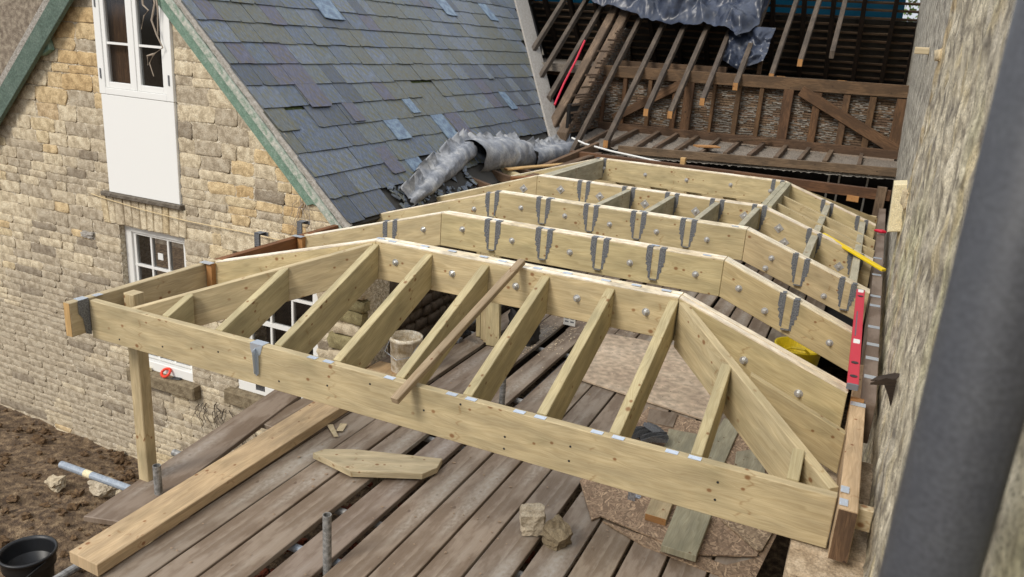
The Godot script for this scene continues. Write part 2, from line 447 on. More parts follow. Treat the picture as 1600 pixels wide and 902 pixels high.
func make_materials() -> void:
	var p := wood(11, srgb(205, 190, 157), srgb(170, 151, 116), srgb(130, 92, 58), 14, 0.0, Color.BLACK, 0.66)
	var o := wood(21, srgb(158, 142, 124), srgb(134, 116, 97), srgb(84, 66, 52), 4, 0.8, srgb(109, 90, 71), 0.42, 0.62, srgb(172, 162, 148))
	var d := wood(41, srgb(176, 152, 126), srgb(112, 92, 72), srgb(60, 46, 36), 6, 0.6, srgb(92, 78, 64), 1.0)
	M.pine = mk(p[0], Color.WHITE, 0.72, p[1], 0.35)
	M.pine_cut = mk(p[0], srgb(255, 228, 190), 0.8, p[1], 0.3)
	M.pine_grey = mk(p[0], srgb(226, 238, 255), 0.78, p[1], 0.4)
	M.stained = mk(p[0], srgb(176, 128, 90), 0.7, p[1], 0.4)
	M.ply = mk(p[0], srgb(255, 248, 236), 0.8)
	M.pale_top = mk(mottle(57, 512, 0.003, [srgb(206, 192, 166), srgb(226, 214, 192), srgb(238, 230, 214)], 0.0, Color.WHITE), Color.WHITE, 0.75, null, 1.0, 0.0, 1.0)  # pale colour imitating bleached, sky-lit beam tops
	M.plywood = mk(p[0], srgb(248, 235, 230), 0.8, p[1], 0.15)
	M.board_new = mk(p[0], srgb(206, 200, 202), 0.85, p[1], 0.4)
	M.board = mk(o[0], srgb(250, 252, 255), 0.6, o[1], 0.6)
	M.old = mk(d[0], srgb(196, 192, 188), 0.88, d[1], 0.9)
	M.old_dark = mk(d[0], srgb(104, 98, 94), 0.85, d[1], 1.0)
	M.old_red = mk(d[0], srgb(178, 160, 142), 0.85, d[1], 0.8)
	M.old_brown = mk(d[0], srgb(182, 168, 152), 0.85, d[1], 0.9)
	M.rafter_grey = mk(d[0], srgb(156, 160, 166), 0.82, d[1], 1.0)
	M.fresh_cut = mk(p[0], srgb(226, 182, 140), 0.85)
	M.ply_sheet = mk(mottle(58, 512, 0.004, [srgb(184, 164, 143), srgb(192, 173, 151), srgb(200, 182, 161)], 0.0, srgb(210, 197, 180), 0.1), Color.WHITE, 0.8, null, 1.0, 0.0, 0.9)
	M.osb = mk(osb_tex(), Color.WHITE, 0.85)
	var stx := mottle(51, 512, 0.012, [srgb(196, 188, 176), srgb(230, 224, 214), srgb(248, 244, 236)], 0.30, srgb(255, 254, 250), 0.22)
	var snr := bump(52, 512, 0.03, 3.5, 5)
	M.stone = []
	# ochre, honey, buff, pale buff, grey buff, lichen grey, dark weathered
	for c in [srgb(217, 191, 147), srgb(224, 203, 164), srgb(222, 207, 175), srgb(226, 215, 191), srgb(212, 201, 179), srgb(196, 186, 168), srgb(164, 154, 139), srgb(213, 192, 158)]:
		M.stone.append(mk(stx, c, 0.95, snr, 1.0, 0.0, 1.7))
	M.pier_stone = mk(stx, srgb(196, 180, 158), 0.95, snr, 0.8, 0.0, 1.7)
	M.mortar = mk(mottle(55, 512, 0.03, [srgb(168, 155, 132), srgb(204, 190, 164), srgb(226, 215, 194)], 0.42, srgb(236, 230, 216), 0.3), Color.WHITE, 0.95, bump(56, 512, 0.06, 7.0, 4), 1.2, 0.0, 1.4)
	M.shaded_stone = mk(stx, srgb(98, 86, 74), 0.95, snr, 1.2, 0.0, 1.9)  # stone tint darkened to carry the shade below the roof
	M.moss_stone = mk(stx, srgb(156, 148, 112), 0.95, snr, 1.2, 0.0, 1.9)
	M.sill = mk(stx, srgb(142, 130, 108), 0.95, snr, 1.2, 0.0, 2.0)
	M.ledge = mk(stx, srgb(118, 112, 104), 0.95, snr, 1.2, 0.0, 2.0)
	M.rubble = mk(mottle(61, 1024, 0.007, [srgb(132, 126, 116), srgb(184, 178, 162), srgb(216, 210, 192), srgb(236, 230, 214)], 0.26, srgb(250, 248, 238), 0.3), Color.WHITE, 0.95, bump(62, 1024, 0.016, 8.0, 6), 0.5, 0.0, 0.9)
	M.white = mk(null, srgb(236, 236, 232), 0.45)
	M.white_old = mk(null, srgb(230, 229, 224), 0.6)
	M.green = mk(mottle(66, 512, 0.012, [srgb(104, 130, 114), srgb(110, 137, 120), srgb(118, 143, 126), srgb(132, 151, 137)], 0.08, srgb(176, 178, 168), 0.15), Color.WHITE, 0.75, bump(67, 512, 0.03, 3.0), 0.6, 0.0, 1.6)
	M.green_dark = mk(mottle(69, 512, 0.010, [srgb(80, 97, 86), srgb(86, 103, 92), srgb(94, 110, 99)], 0.06, srgb(130, 138, 126), 0.1), Color.WHITE, 0.8, bump(67, 512, 0.03, 3.0), 0.6, 0.0, 1.2)
	M.green_pale = mk(mottle(68, 512, 0.014, [srgb(128, 148, 130), srgb(168, 174, 162), srgb(196, 194, 182)], 0.25, srgb(214, 210, 198), 0.25), Color.WHITE, 0.85, bump(67, 512, 0.03, 3.0), 0.8, 0.0, 2.2)
	M.slate = []
	var sl := slate_tex(); var sn := bump(35, 512, 0.02, 3.5, 5)
	for c in [srgb(240, 246, 255), srgb(214, 224, 240), srgb(228, 232, 226), srgb(228, 225, 206), srgb(204, 208, 220), srgb(216, 206, 226), srgb(186, 192, 204)]:
		M.slate.append(mk(sl, c, 0.55, sn, 0.5))
	M.slate_blue = mk(mottle(37, 256, 0.02, [srgb(84, 96, 116), srgb(106, 120, 140), srgb(128, 140, 152)], 0.0, Color.WHITE), srgb(255, 255, 255), 0.45, sn, 0.5); M.slate_blue.albedo_color = Color(0.95, 1.0, 1.0)
	M.slate_pale = mk(mottle(36, 256, 0.02, [srgb(120, 132, 146), srgb(150, 160, 168), srgb(172, 176, 178)], 0.0, Color.WHITE), Color.WHITE, 0.5, sn, 0.5)
	M.slate_under = mk(null, srgb(62, 60, 56), 0.95)
	M.moss = mk(mottle(71, 256, 0.03, [srgb(52, 58, 34), srgb(78, 88, 46), srgb(96, 104, 58)], 0.0, Color.WHITE), Color.WHITE, 1.0, bump(72, 256, 0.08, 6.0), 1.0, 0.0, 4.0)
	M.verge = mk(mottle(73, 512, 0.02, [srgb(142, 136, 126), srgb(164, 158, 149), srgb(184, 179, 171)], 0.2, srgb(206, 202, 194), 0.15), Color.WHITE, 0.95, bump(56, 512, 0.06, 7.0, 4), 1.2, 0.0, 2.4)
	M.lead = mk(mottle(75, 512, 0.010, [srgb(108, 112, 119), srgb(128, 131, 137), srgb(148, 150, 153), srgb(170, 169, 166)], 0.2, srgb(190, 188, 182), 0.1), Color.WHITE, 0.66, bump(76, 512, 0.012, 2.0, 3), 0.2, 0.0, 0.9)
	M.lead.cull_mode = BaseMaterial3D.CULL_DISABLED
	M.tarp = mk(mottle(77, 512, 0.008, [srgb(28, 32, 42), srgb(38, 45, 60), srgb(52, 60, 78), srgb(74, 79, 90)], 0.14, srgb(150, 146, 138), 0.0), Color.WHITE, 0.36, bump(78, 512, 0.010, 2.5, 3), 0.5, 0.0, 0.6)
	M.tarp.cull_mode = BaseMaterial3D.CULL_DISABLED
	M.tarp_blue = mk(null, srgb(36, 112, 146), 0.5); M.tarp_blue.backlight_enabled = true; M.tarp_blue.backlight = Color(0.45, 0.5, 0.5); M.tarp_blue.cull_mode = BaseMaterial3D.CULL_DISABLED
	M.galv = mk(mottle(81, 256, 0.03, [srgb(140, 146, 154), srgb(168, 174, 182), srgb(192, 198, 206)], 0.0, Color.WHITE), Color.WHITE, 0.42, null, 1.0, 0.75, 6.0)
	M.galv_dull = mk(mottle(82, 256, 0.04, [srgb(88, 90, 93), srgb(112, 114, 117), srgb(136, 138, 140)], 0.2, srgb(170, 170, 170), 0.2), Color.WHITE, 0.6, null, 1.0, 0.4, 8.0)
	M.tab = mk(null, srgb(216, 226, 238), 0.3, null, 1.0, 0.7)
	M.chrome = mk(null, srgb(214, 214, 212), 0.3, null, 1.0, 0.7)
	M.tube = mk(mottle(83, 256, 0.02, [srgb(112, 110, 106), srgb(146, 146, 144), srgb(170, 168, 164)], 0.3, srgb(190, 186, 178), 0.2), Color.WHITE, 0.6, null, 1.0, 0.4, 5.0)
	M.tube_blue = mk(mottle(84, 256, 0.02, [srgb(134, 144, 156), srgb(164, 172, 180)], 0.0, Color.WHITE), Color.WHITE, 0.5, null, 1.0, 0.2, 5.0)
	M.soil = mk(mottle(91, 1024, 0.012, [srgb(70, 56, 43), srgb(96, 78, 59), srgb(120, 100, 76), srgb(148, 126, 97)], 0.24, srgb(176, 158, 132), 0.3), Color.WHITE, 1.0, bump(92, 1024, 0.04, 8.0, 5), 1.2, 0.0, 0.8)
	M.dust = mk(mottle(93, 512, 0.04, [srgb(92, 84, 76), srgb(128, 118, 106), srgb(158, 148, 134)], 0.3, srgb(206, 198, 184), 0.3), Color.WHITE, 1.0, bump(56, 512, 0.06, 7.0, 4), 1.0, 0.0, 3.0)
	M.lath = mk(mottle(94, 256, 0.03, [srgb(190, 184, 176), srgb(230, 226, 220), srgb(255, 255, 255)], 0.0, Color.WHITE), Color.WHITE, 0.95, null, 1.0, 0.0, 3.0)
	M.render = mk(mottle(95, 1024, 0.008, [srgb(112, 100, 86), srgb(136, 124, 108), srgb(158, 146, 128)], 0.3, srgb(180, 170, 150), 0.2), Color.WHITE, 0.95, bump(62, 1024, 0.025, 9.0, 6), 0.6, 0.0, 0.7)
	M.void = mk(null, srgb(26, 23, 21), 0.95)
	M.pipe = mk(mottle(97, 512, 0.012, [srgb(69, 71, 76), srgb(72, 74, 79), srgb(75, 77, 81)], 0.10, srgb(92, 94, 98), 0.0), Color.WHITE, 0.5, null, 1.0, 0.0, 2.5)
	M.glass = mk(null, Color(0.05, 0.05, 0.055, 0.22), 0.05); M.glass.transparency = BaseMaterial3D.TRANSPARENCY_ALPHA
	M.black = mk(null, srgb(24, 25, 27), 0.42)
	M.black_rubber = mk(null, srgb(34, 34, 35), 0.7)
	M.red = mk(null, srgb(196, 30, 56), 0.4)
	M.red_tool = mk(null, srgb(226, 66, 40), 0.4)
	M.yellow = mk(null, srgb(232, 200, 24), 0.4)
	M.tub = mk(mottle(99, 256, 0.02, [srgb(206, 178, 20), srgb(226, 200, 30)], 0.15, srgb(190, 180, 120)), Color.WHITE, 0.5, null, 1.0, 0.0, 3.0)
	M.bucket = mk(mottle(101, 512, 0.01, [srgb(140, 118, 84), srgb(186, 170, 140), srgb(220, 212, 194), srgb(228, 222, 208)], 0.1, srgb(130, 104, 70), 0.0), Color.WHITE, 0.7, null, 1.0, 0.0, 2.2)
	M.mud = mk(mottle(102, 256, 0.03, [srgb(120, 98, 66), srgb(160, 138, 100)], 0.0, Color.WHITE), Color.WHITE, 0.95, null, 1.0, 0.0, 4.0)
	M.cream = mk(mottle(103, 256, 0.02, [srgb(214, 200, 160), srgb(228, 216, 180)], 0.0, Color.WHITE), Color.WHITE, 0.9, null, 1.0, 0.0, 3.0)
	M.twig = mk(null, srgb(164, 150, 134), 0.9)
	M.twig_dark = mk(null, srgb(74, 64, 54), 0.95)
	M.cable = mk(null, srgb(214, 192, 148), 0.7)
	M.paper = mk(null, srgb(226, 226, 222), 0.8)
	M.grey_plastic = mk(null, srgb(112, 114, 120), 0.5)
	M.leaf = mk(null, srgb(96, 124, 58), 0.8); M.leaf.cull_mode = BaseMaterial3D.CULL_DISABLED
	M.bark = mk(null, srgb(84, 72, 58), 0.95)
	for k in ["pine", "pine_grey", "board"]: M[k].uv1_scale = Vector3(1, 1, 1)
#PART2
func _ready() -> void:
	rng.seed = 4242
	var cam := Camera3D.new(); cam.name = "camera"
	cam.transform = Transform3D(Basis(Vector3(0.907818, 0.065526, -0.414213), Vector3(-0.180990, 0.952213, -0.246036), Vector3(0.378297, 0.298324, 0.876295)).orthonormalized(), Vector3(3.8774, 1.5680, 2.9468))
	var lens := CameraAttributesPhysical.new()
	lens.frustum_focal_length = 48.26; lens.exposure_aperture = 6.9; lens.frustum_focus_distance = 5.2; lens.frustum_near = 0.02; lens.frustum_far = 400.0
	cam.attributes = lens
	cam.fov = 39.86; cam.near = 0.02; cam.far = 400.0
	add_child(cam); cam.current = true
	var sky := ProceduralSkyMaterial.new()
	sky.sky_top_color = srgb(236, 241, 250); sky.sky_horizon_color = srgb(176, 180, 186); sky.sky_curve = 0.35
	sky.ground_bottom_color = srgb(84, 76, 66); sky.ground_horizon_color = srgb(104, 99, 90)
	sky.sun_angle_max = 0.0; sky.sky_energy_multiplier = 1.0
	var env := Environment.new(); env.background_mode = Environment.BG_SKY
	env.sky = Sky.new(); env.sky.sky_material = sky
	env.tonemap_mode = Environment.TONE_MAPPER_LINEAR
	env.tonemap_exposure = 1.42
	env.sdfgi_enabled = true; env.ssao_enabled = true; env.ssil_enabled = true
	var we := WorldEnvironment.new(); we.environment = env; we.name = "sky_and_air"; add_child(we)
	var sun := DirectionalLight3D.new(); sun.name = "sun"
	sun.light_energy = 0.55; sun.light_angular_distance = 18.0; sun.light_color = Color(1.0, 0.975, 0.94); sun.shadow_enabled = true
	add_child(sun); sun.look_at_from_position(Vector3(-2.6, 6.6, 7.0), Vector3(0, 0, 0))
	make_materials()
	build_ground()
	build_cottage()
	build_wing()
	build_rubble_wall()
	build_scaffold()
	build_frame()
	build_lead_and_tarps()
	build_deck_items()
	build_cottage_items()
	build_wall_items()

func build_ground() -> void:
	var f := fn(5, 0.35, 4); var g := fn(6, 2.2, 4)
	var mp := func(t: float) -> float:
		var q := t * 2.0 - 1.0
		return (0.10 * q + 0.90 * pow(absf(q), 3.2) * signf(q)) * 70.0
	var sh := func(u: float, v: float) -> Vector3:
		var x: float = -2.4 + mp.call(u); var z: float = -0.8 + mp.call(v)
		var near := clampf(1.6 - (absf(x + 2.4) + absf(z + 0.8)) * 0.1, 0.0, 1.0)
		var y := GROUND + (f.get_noise_2d(x, z) * 0.10 + g.get_noise_2d(x, z) * 0.05) * near
		y += 0.16 * smoothstep(-1.6, -3.4, x) * smoothstep(-2.1, -0.5, z) * near
		y -= 0.08 * smoothstep(-1.9, -2.3, z) * near
		return Vector3(x, y, z)
	var o := put_sheet(sheet(sh, 170, 170), "ground", M.soil)
	tag(o, "bare brown earth beside the cottage wall", "", "", "structure")
	# clods and pebbles lying on it
	var mm := MultiMesh.new(); mm.transform_format = MultiMesh.TRANSFORM_3D; mm.mesh = rock_mesh(3, 0.3, 3)
	var n := 2600; mm.instance_count = n
	for i in n:
		var x := R(-5.2, 0.6); var z := R(-2.35, 1.6); var y := GROUND + (f.get_noise_2d(x, z) * 0.10 + g.get_noise_2d(x, z) * 0.05) + 0.16 * smoothstep(-1.6, -3.4, x) * smoothstep(-2.1, -0.5, z) - 0.08 * smoothstep(-1.9, -2.3, z)
		var s := pow(R(0, 1), 5.0) * 0.13 + 0.012
		mm.set_instance_transform(i, Transform3D(Basis.from_euler(Vector3(R(0, 6), R(0, 6), R(0, 6))).scaled(Vector3(s, s * R(0.5, 0.8), s * R(0.7, 1.2))), Vector3(x, y + s * 0.1, z)))
	var mi := MultiMeshInstance3D.new(); mi.multimesh = mm; mi.material_override = mk(M.soil.albedo_texture, srgb(226, 214, 196), 1.0, M.soil.normal_texture, 1.0, 0.0, 2.0)
	add_to(mi, "soil_clods", self); tag(mi, "loose clods and pebbles scattered over the bare earth", "soil", "", "stuff")
	# the few large stones beside the post
	var labs := ["pale angular stone half sunk in the earth, leftmost by the scaffold tube", "broad flat buff stone in the earth behind the scaffold tube", "rounded ochre stone in the earth at the foot of the post", "small ochre stone in the earth between the flat stone and the post"]
	var k := 0
	for q in [[-2.62, -1.45, 0.17, 0.11], [-2.18, -1.62, 0.24, 0.12], [-1.72, -1.86, 0.19, 0.15], [-1.93, -1.62, 0.13, 0.1]]:
		var st := inst(rock_mesh(60 + k, 0.2, 6), "earth_stone", M.stone[[4, 5, 7, 4][k]], self, Transform3D(Basis.from_euler(Vector3(0.2, k * 1.3, 0.1)).scaled(Vector3(q[2], q[3], q[2] * 0.8) * 1.25), Vector3(q[0], GROUND + 0.10, q[1])))
		tag(st, labs[k], "stone", "stones lying in the earth"); k += 1

# ------------------------------------------------------------------ the cottage
const UD := Vector3(-0.7132, 0.701, 0)     # up its right-hand roof slope
const UN := Vector3(0.701, 0.7132, 0)      # out of it
func rp(s: float, z: float, n: float) -> Vector3: return Vector3(0.06, 0.02, z) + UD * s + UN * n
func valley_z(s: float) -> float: return -7.45 - (0.02 + 0.701 * s - 0.28) * 1.469
func build_cottage() -> void:
	var h := thing("stone_cottage", "honey coloured stone cottage with a gable wall, white windows and a blue slate roof", "house", Vector3(-2.4, GROUND, -4.5))
	# openings in the gable: x0, y0, x1, y1
	var uw := [-2.71, -0.08, -1.79, 1.78]; var w1 := [-2.64, -1.87, -1.78, -0.40]; var w2 := [-1.21, -1.79, -0.27, -0.42]
	var gable := PackedVector2Array([Vector2(-4.85, -3.2), Vector2(0.2, -3.2), Vector2(0.2, -0.32), Vector2(0.0, -0.32), Vector2(0.0, -0.02), Vector2(-2.4, 2.34), Vector2(-4.85, -0.12)])
	var m := MB.new()
	for r in [[-4.85, -3.2, -2.71, 3.0], [-2.71, 1.78, -1.79, 3.0], [-2.71, -0.40, -1.79, -0.08], [-2.71, -3.2, -1.79, -1.87], [-2.71, -1.87, -2.64, -0.40], [-1.79, -3.2, -1.21, 3.0], [-1.21, -3.2, -0.27, -1.79], [-1.21, -0.42, -0.27, 3.0], [-0.27, -3.2, 0.2, 3.0]]:
		for poly in Geometry2D.intersect_polygons(rect(r[0], r[1], r[2], r[3]), gable):
			m.prism(poly, Vector3(0, 0, ZG - 0.42), Vector3.RIGHT, Vector3.UP, Vector3.BACK, 0.411, 0.0)
	var wall := put(m, "gable_wall", M.mortar, h)
	var block := [[-2.71, -0.40, -1.79, 1.78], [-2.84, -0.40, -1.76, -0.08], [-2.64, -1.87, -1.78, -0.40], [-2.58, -2.01, -1.70, -1.87], [-1.21, -1.79, -0.27, -0.42], [-1.34, -0.42, -0.14, -0.17], [-1.3, -1.93, -0.2, -1.79]]
	var snaps := [-2.01, -1.87, -1.93, -1.79, -0.42, -0.40, -0.17, -0.08]
	var zone := fn(8, 0.55, 3); var sm := []
	for i in 12: sm.append(stone_mesh(100 + i))
	var stones := []
	var y := -3.0
	while y < 2.3:
		var hh := R(0.065, 0.115) if y < 0.1 else R(0.08, 0.155)
		if y < -1.0: hh = R(0.05, 0.09)
		for s in snaps:
			if y + 0.04 < s and absf(y + hh - s) < 0.05: hh = s - y
		var yt := y + hh; var ym := y + hh * 0.5
		var x := maxf(-4.85, yt - 4.80 + 0.05)
		var xe := minf(0.0 if y > -0.34 else 0.2 - R(0, 0.05), (0.083 - yt) / 0.983 - 0.15 + (0.1 if y < 0.15 else 0.0))
		var segs := [[x, xe]]
		for b in block:
			if b[1] < ym and b[3] > ym:
				var ns := []
				for sg in segs:
					if b[2] <= sg[0] or b[0] >= sg[1]: ns.append(sg)
					else:
						if b[0] > sg[0] + 0.03: ns.append([sg[0], b[0]])
						if b[2] < sg[1] - 0.03: ns.append([b[2], sg[1]])
				segs = ns
		for sg in segs:
			var xx: float = sg[0]
			while xx < sg[1] - 0.01:
				var w := R(0.15, 0.36) * (1.25 if y > 0.6 or y < -0.8 else 1.0)
				if sg[1] - xx - w < 0.1: w = sg[1] - xx
				if not (xx > -0.75 and yt < -1.9):
					stones.append([xx + w * 0.5, ym, w, hh])
				xx += w
		y = yt
	var eye := Vector3(3.877, 1.568, 2.947)
	stones.sort_custom(func(a, b): return a[2] * a[3] / eye.distance_squared_to(Vector3(a[0], a[1], ZG)) > b[2] * b[3] / eye.distance_squared_to(Vector3(b[0], b[1], ZG)))
	var rest := [[[], [], []], [[], [], []], [[], [], []], [[], [], []], [[], [], []]]
	for i in stones.size():
		var s: Array = stones[i]
		var t := zone.get_noise_2d(s[0] * 1.2, s[1] * 1.2) * 0.8 + R(-0.2, 0.2) + clampf(s[1] * 0.2, -0.36, 0.14) - 0.05
		var k := 4
		if t > 0.34: k = 0
		elif t > 0.2: k = 1
		elif t > 0.08: k = 7 if R(0, 1) < 0.3 else 2
		elif t > -0.1: k = 3
		elif t > -0.25: k = 4
		elif t > -0.42: k = 5
		else: k = 6 if R(0, 1) < 0.4 else 5
		if zone.get_noise_2d(s[0] * 1.6 + 60.0, s[1] * 1.6) > 0.18 and R(0, 1) < 0.5: k = 6 if R(0, 1) < 0.22 else 5
		if s[0] > -0.15 and s[1] < -0.4: k = 4
		var j := R(0.003, 0.009)
		var xf := Transform3D(Basis.from_euler(Vector3(R(-.03, .03), R(-.03, .03), R(-.02, .02))).scaled(Vector3.ONE) * Basis.from_scale(Vector3(s[2] - j, s[3] - j, 0.018)), Vector3(s[0], s[1] , ZG - 0.0095 + R(-0.004, 0.005)))
		var mesh: Mesh = sm[rng.randi() % 12]
		if i < 300: inst(mesh, "stone", M.stone[k], wall, xf)
		else: join(rest[[0, 0, 1, 2, 3, 4, 4, 1][k]], mesh, xf)
	for q in 5:
		if rest[q][0].size() > 0: tag(inst(joined(rest[q]), "small_stones", M.stone[[1, 2, 3, 4, 5][q]], wall, Transform3D.IDENTITY), "", "", "", "stuff")
	# flat arches of tall stones over the two lower windows
	var x0 := -2.83
	while x0 < -1.79:
		var w := R(0.075, 0.125)
		var lb := MB.new(); var tl := (x0 + 2.3) * 0.05; lb.prism(PackedVector2Array([Vector2(x0 + .003 - tl * .0, -0.395 + R(-.012, .008)), Vector2(x0 + w - .003, -0.395 + R(-.012, .008)), Vector2(x0 + w - .003 + tl, -0.13), Vector2(x0 + .003 + tl, -0.13)]), Vector3(0, 0, ZG - 0.05), Vector3.RIGHT, Vector3.UP, Vector3.BACK, 0.054 + R(0, .006), 0.006); put(lb, "lintel_stone", M.stone[[3, 2, 4, 3, 3, 3][rng.randi() % 6]], wall)
		x0 += w
	for q in [[-1.33, 0.55], [-0.78, 0.17], [-0.61, 0.16], [-0.45, 0.28]]:
		var lb := MB.new(); lb.box(Vector3(q[0] + .003, -0.42, ZG - 0.05), Vector3(q[0] + q[1] - .003, -0.18, ZG + 0.006), 0.006); put(lb, "lintel_stone", M.stone[3], wall)
	# sills, ledge
	for q in [[-2.6, -1.69, -1.87], [-1.31, -0.2, -1.79]]:
		m = MB.new(); m.box(Vector3(q[0], q[2] - 0.14, ZG - 0.12), Vector3(q[1], q[2], ZG + 0.09), 0.012)
		put(m, "stone_sill", M.sill, wall)
	m = MB.new(); m.box(Vector3(-2.79, -0.125, ZG - 0.05), Vector3(-1.765, -0.082, ZG + 0.05), 0.008); put(m, "stone_ledge", M.ledge, wall)
	# the boarded opening and the casement over it
	m = MB.new(); m.box(Vector3(-2.70, -0.08, ZG - 0.04), Vector3(-1.795, 0.838, ZG + 0.018), 0.004)
	tag(put(m, "white_panel", M.white, h), "blank white painted panel under the casement")
	var c := MB.new()
	c.box(Vector3(-2.71, 0.842, ZG - 0.05), Vector3(-2.63, 1.78, ZG + 0.022), 0.003); c.box(Vector3(-1.87, 0.842, ZG - 0.05), Vector3(-1.79, 1.78, ZG + 0.022), 0.003)
	c.box(Vector3(-2.63, 0.842, ZG - 0.05), Vector3(-1.87, 0.90, ZG + 0.022), 0.003); c.box(Vector3(-2.63, 1.74, ZG - 0.05), Vector3(-1.87, 1.78, ZG + 0.022), 0.003)
	var win := put(c, "window", M.white, h)
	for e in [[-2.63, -2.27], [-2.23, -1.87]]:
		c = MB.new()
		var a: float = e[0]; var b: float = e[1]
		c.box(Vector3(a, 0.902, ZG - 0.03), Vector3(a + 0.045, 1.738, ZG + 0.012), 0.003); c.box(Vector3(b - 0.045, 0.902, ZG - 0.03), Vector3(b, 1.738, ZG + 0.012), 0.003)
		c.box(Vector3(a + 0.045, 0.902, ZG - 0.03), Vector3(b - 0.045, 0.955, ZG + 0.012), 0.003); c.box(Vector3(a + 0.045, 1.69, ZG - 0.03), Vector3(b - 0.045, 1.738, ZG + 0.012), 0.003)
		put(c, "casement", M.white, win)
		c = MB.new(); c.box(Vector3(a + 0.045, 1.288, ZG - 0.024), Vector3(b - 0.045, 1.308, ZG + 0.006)); put(c, "glazing_bar", M.white, win)
		for yy in [[0.955, 1.288], [1.308, 1.69]]:
			c = MB.new(); c.box(Vector3(a + 0.046, yy[0] + .001, ZG - 0.012), Vector3(b - 0.046, yy[1] - .001, ZG - 0.008)); put(c, "pane", M.glass, win)
	c = MB.new(); c.box(Vector3(-2.268, 0.902, ZG - 0.05), Vector3(-2.232, 1.738, ZG + 0.018), 0.003); put(c, "mullion", M.white, win)
	for e in [[-2.672, 1.60], [-2.672, 0.98], [-1.83, 0.98]]:
		c = MB.new(); c.box(Vector3(e[0] - 0.006, e[1], ZG + 0.022), Vector3(e[0] + 0.006, e[1] + 0.09, ZG + 0.03)); put(c, "hinge", M.galv_dull, win)
	c = MB.new(); c.box(Vector3(-2.62, 0.90, ZG - 0.075), Vector3(-2.28, 1.74, ZG - 0.06)); put(c, "reflection_board", mk(M.render.albedo_texture, srgb(190, 150, 110), 0.95), win)  # added brown board stands in for the stone wall reflected in these panes
	sash(h, w1, 3, "lower_window", -2.56, 4); sash(h, w2, 3, "lower_window", -1.15, 4)
	c = MB.new(); c.box(Vector3(-2.235, -0.70, ZG - 0.094), Vector3(-2.17, -0.635, ZG - 0.088)); put(c, "paper_note", M.paper, h)
	# dark rooms behind
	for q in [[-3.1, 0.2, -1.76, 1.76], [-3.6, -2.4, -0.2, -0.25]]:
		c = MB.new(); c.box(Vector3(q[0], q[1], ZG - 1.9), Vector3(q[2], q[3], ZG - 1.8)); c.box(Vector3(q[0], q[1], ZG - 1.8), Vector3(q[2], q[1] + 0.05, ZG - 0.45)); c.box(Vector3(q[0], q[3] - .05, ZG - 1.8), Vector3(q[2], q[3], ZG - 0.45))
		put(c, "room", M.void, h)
	# roof slab under the slates, down to the valley
	var top := 3.42
	m = MB.new()
	m.prism(PackedVector2Array([Vector2(-0.02, 2.40), Vector2(top, 2.40), Vector2(top, -valley_z(top)), Vector2(0.35, -valley_z(0.35)), Vector2(-0.02, 8.2)]), rp(0, 0, -0.10), UD, Vector3.FORWARD, UN, 0.09, 0.0)
	m.prism(PackedVector2Array([Vector2(0, 2.40), Vector2(3.46, 2.40), Vector2(3.46, 12.0), Vector2(0, 12.0)]), Vector3(-4.86, -0.05, 0), Vector3(0.707, 0.707, 0), Vector3.FORWARD, Vector3(-0.707, 0.707, 0), 0.09, 0.0)
	var roof := put(m, "roof", M.slate_under, h)
	# slates: coursed, lapped, each its own piece
	var shapes := []
	for i in 7:
		var p := PackedVector2Array([Vector2(-0.5, 0), Vector2(0.5, 0), Vector2(0.5, 1), Vector2(-0.5, 1)])
		if i == 1: p = PackedVector2Array([Vector2(-0.5, 0.0), Vector2(0.40, 0.0), Vector2(0.5, 0.05), Vector2(0.5, 1), Vector2(-0.5, 1)])
		if i == 2: p = PackedVector2Array([Vector2(-0.5, 0.03), Vector2(-0.2, 0.0), Vector2(0.5, 0.012), Vector2(0.5, 1), Vector2(-0.5, 1)])
		if i == 3: p = PackedVector2Array([Vector2(-0.5, 0.0), Vector2(0.1, 0.014), Vector2(0.32, 0.0), Vector2(0.5, 0.0), Vector2(0.5, 1), Vector2(-0.5, 1)])
		if i == 4: p = PackedVector2Array([Vector2(-0.42, 0.0), Vector2(0.5, 0.0), Vector2(0.5, 1), Vector2(-0.5, 1), Vector2(-0.5, 0.07)])
		var b := MB.new()
		b.prism(p, Vector3.ZERO, Vector3.RIGHT, Vector3.UP, Vector3.BACK, 1.0, 0.0, Vector2(1, 0), ruv(), 1.9, 1.15)
		var arr := []; arr.resize(Mesh.ARRAY_MAX)
		arr[Mesh.ARRAY_VERTEX] = b.v; arr[Mesh.ARRAY_NORMAL] = b.n; arr[Mesh.ARRAY_TEX_UV] = b.uv
		var st := SurfaceTool.new(); st.create_from_arrays(arr); st.generate_tangents(); shapes.append(st.commit())
	var zn := fn(12, 0.4, 2)
	var sl := []
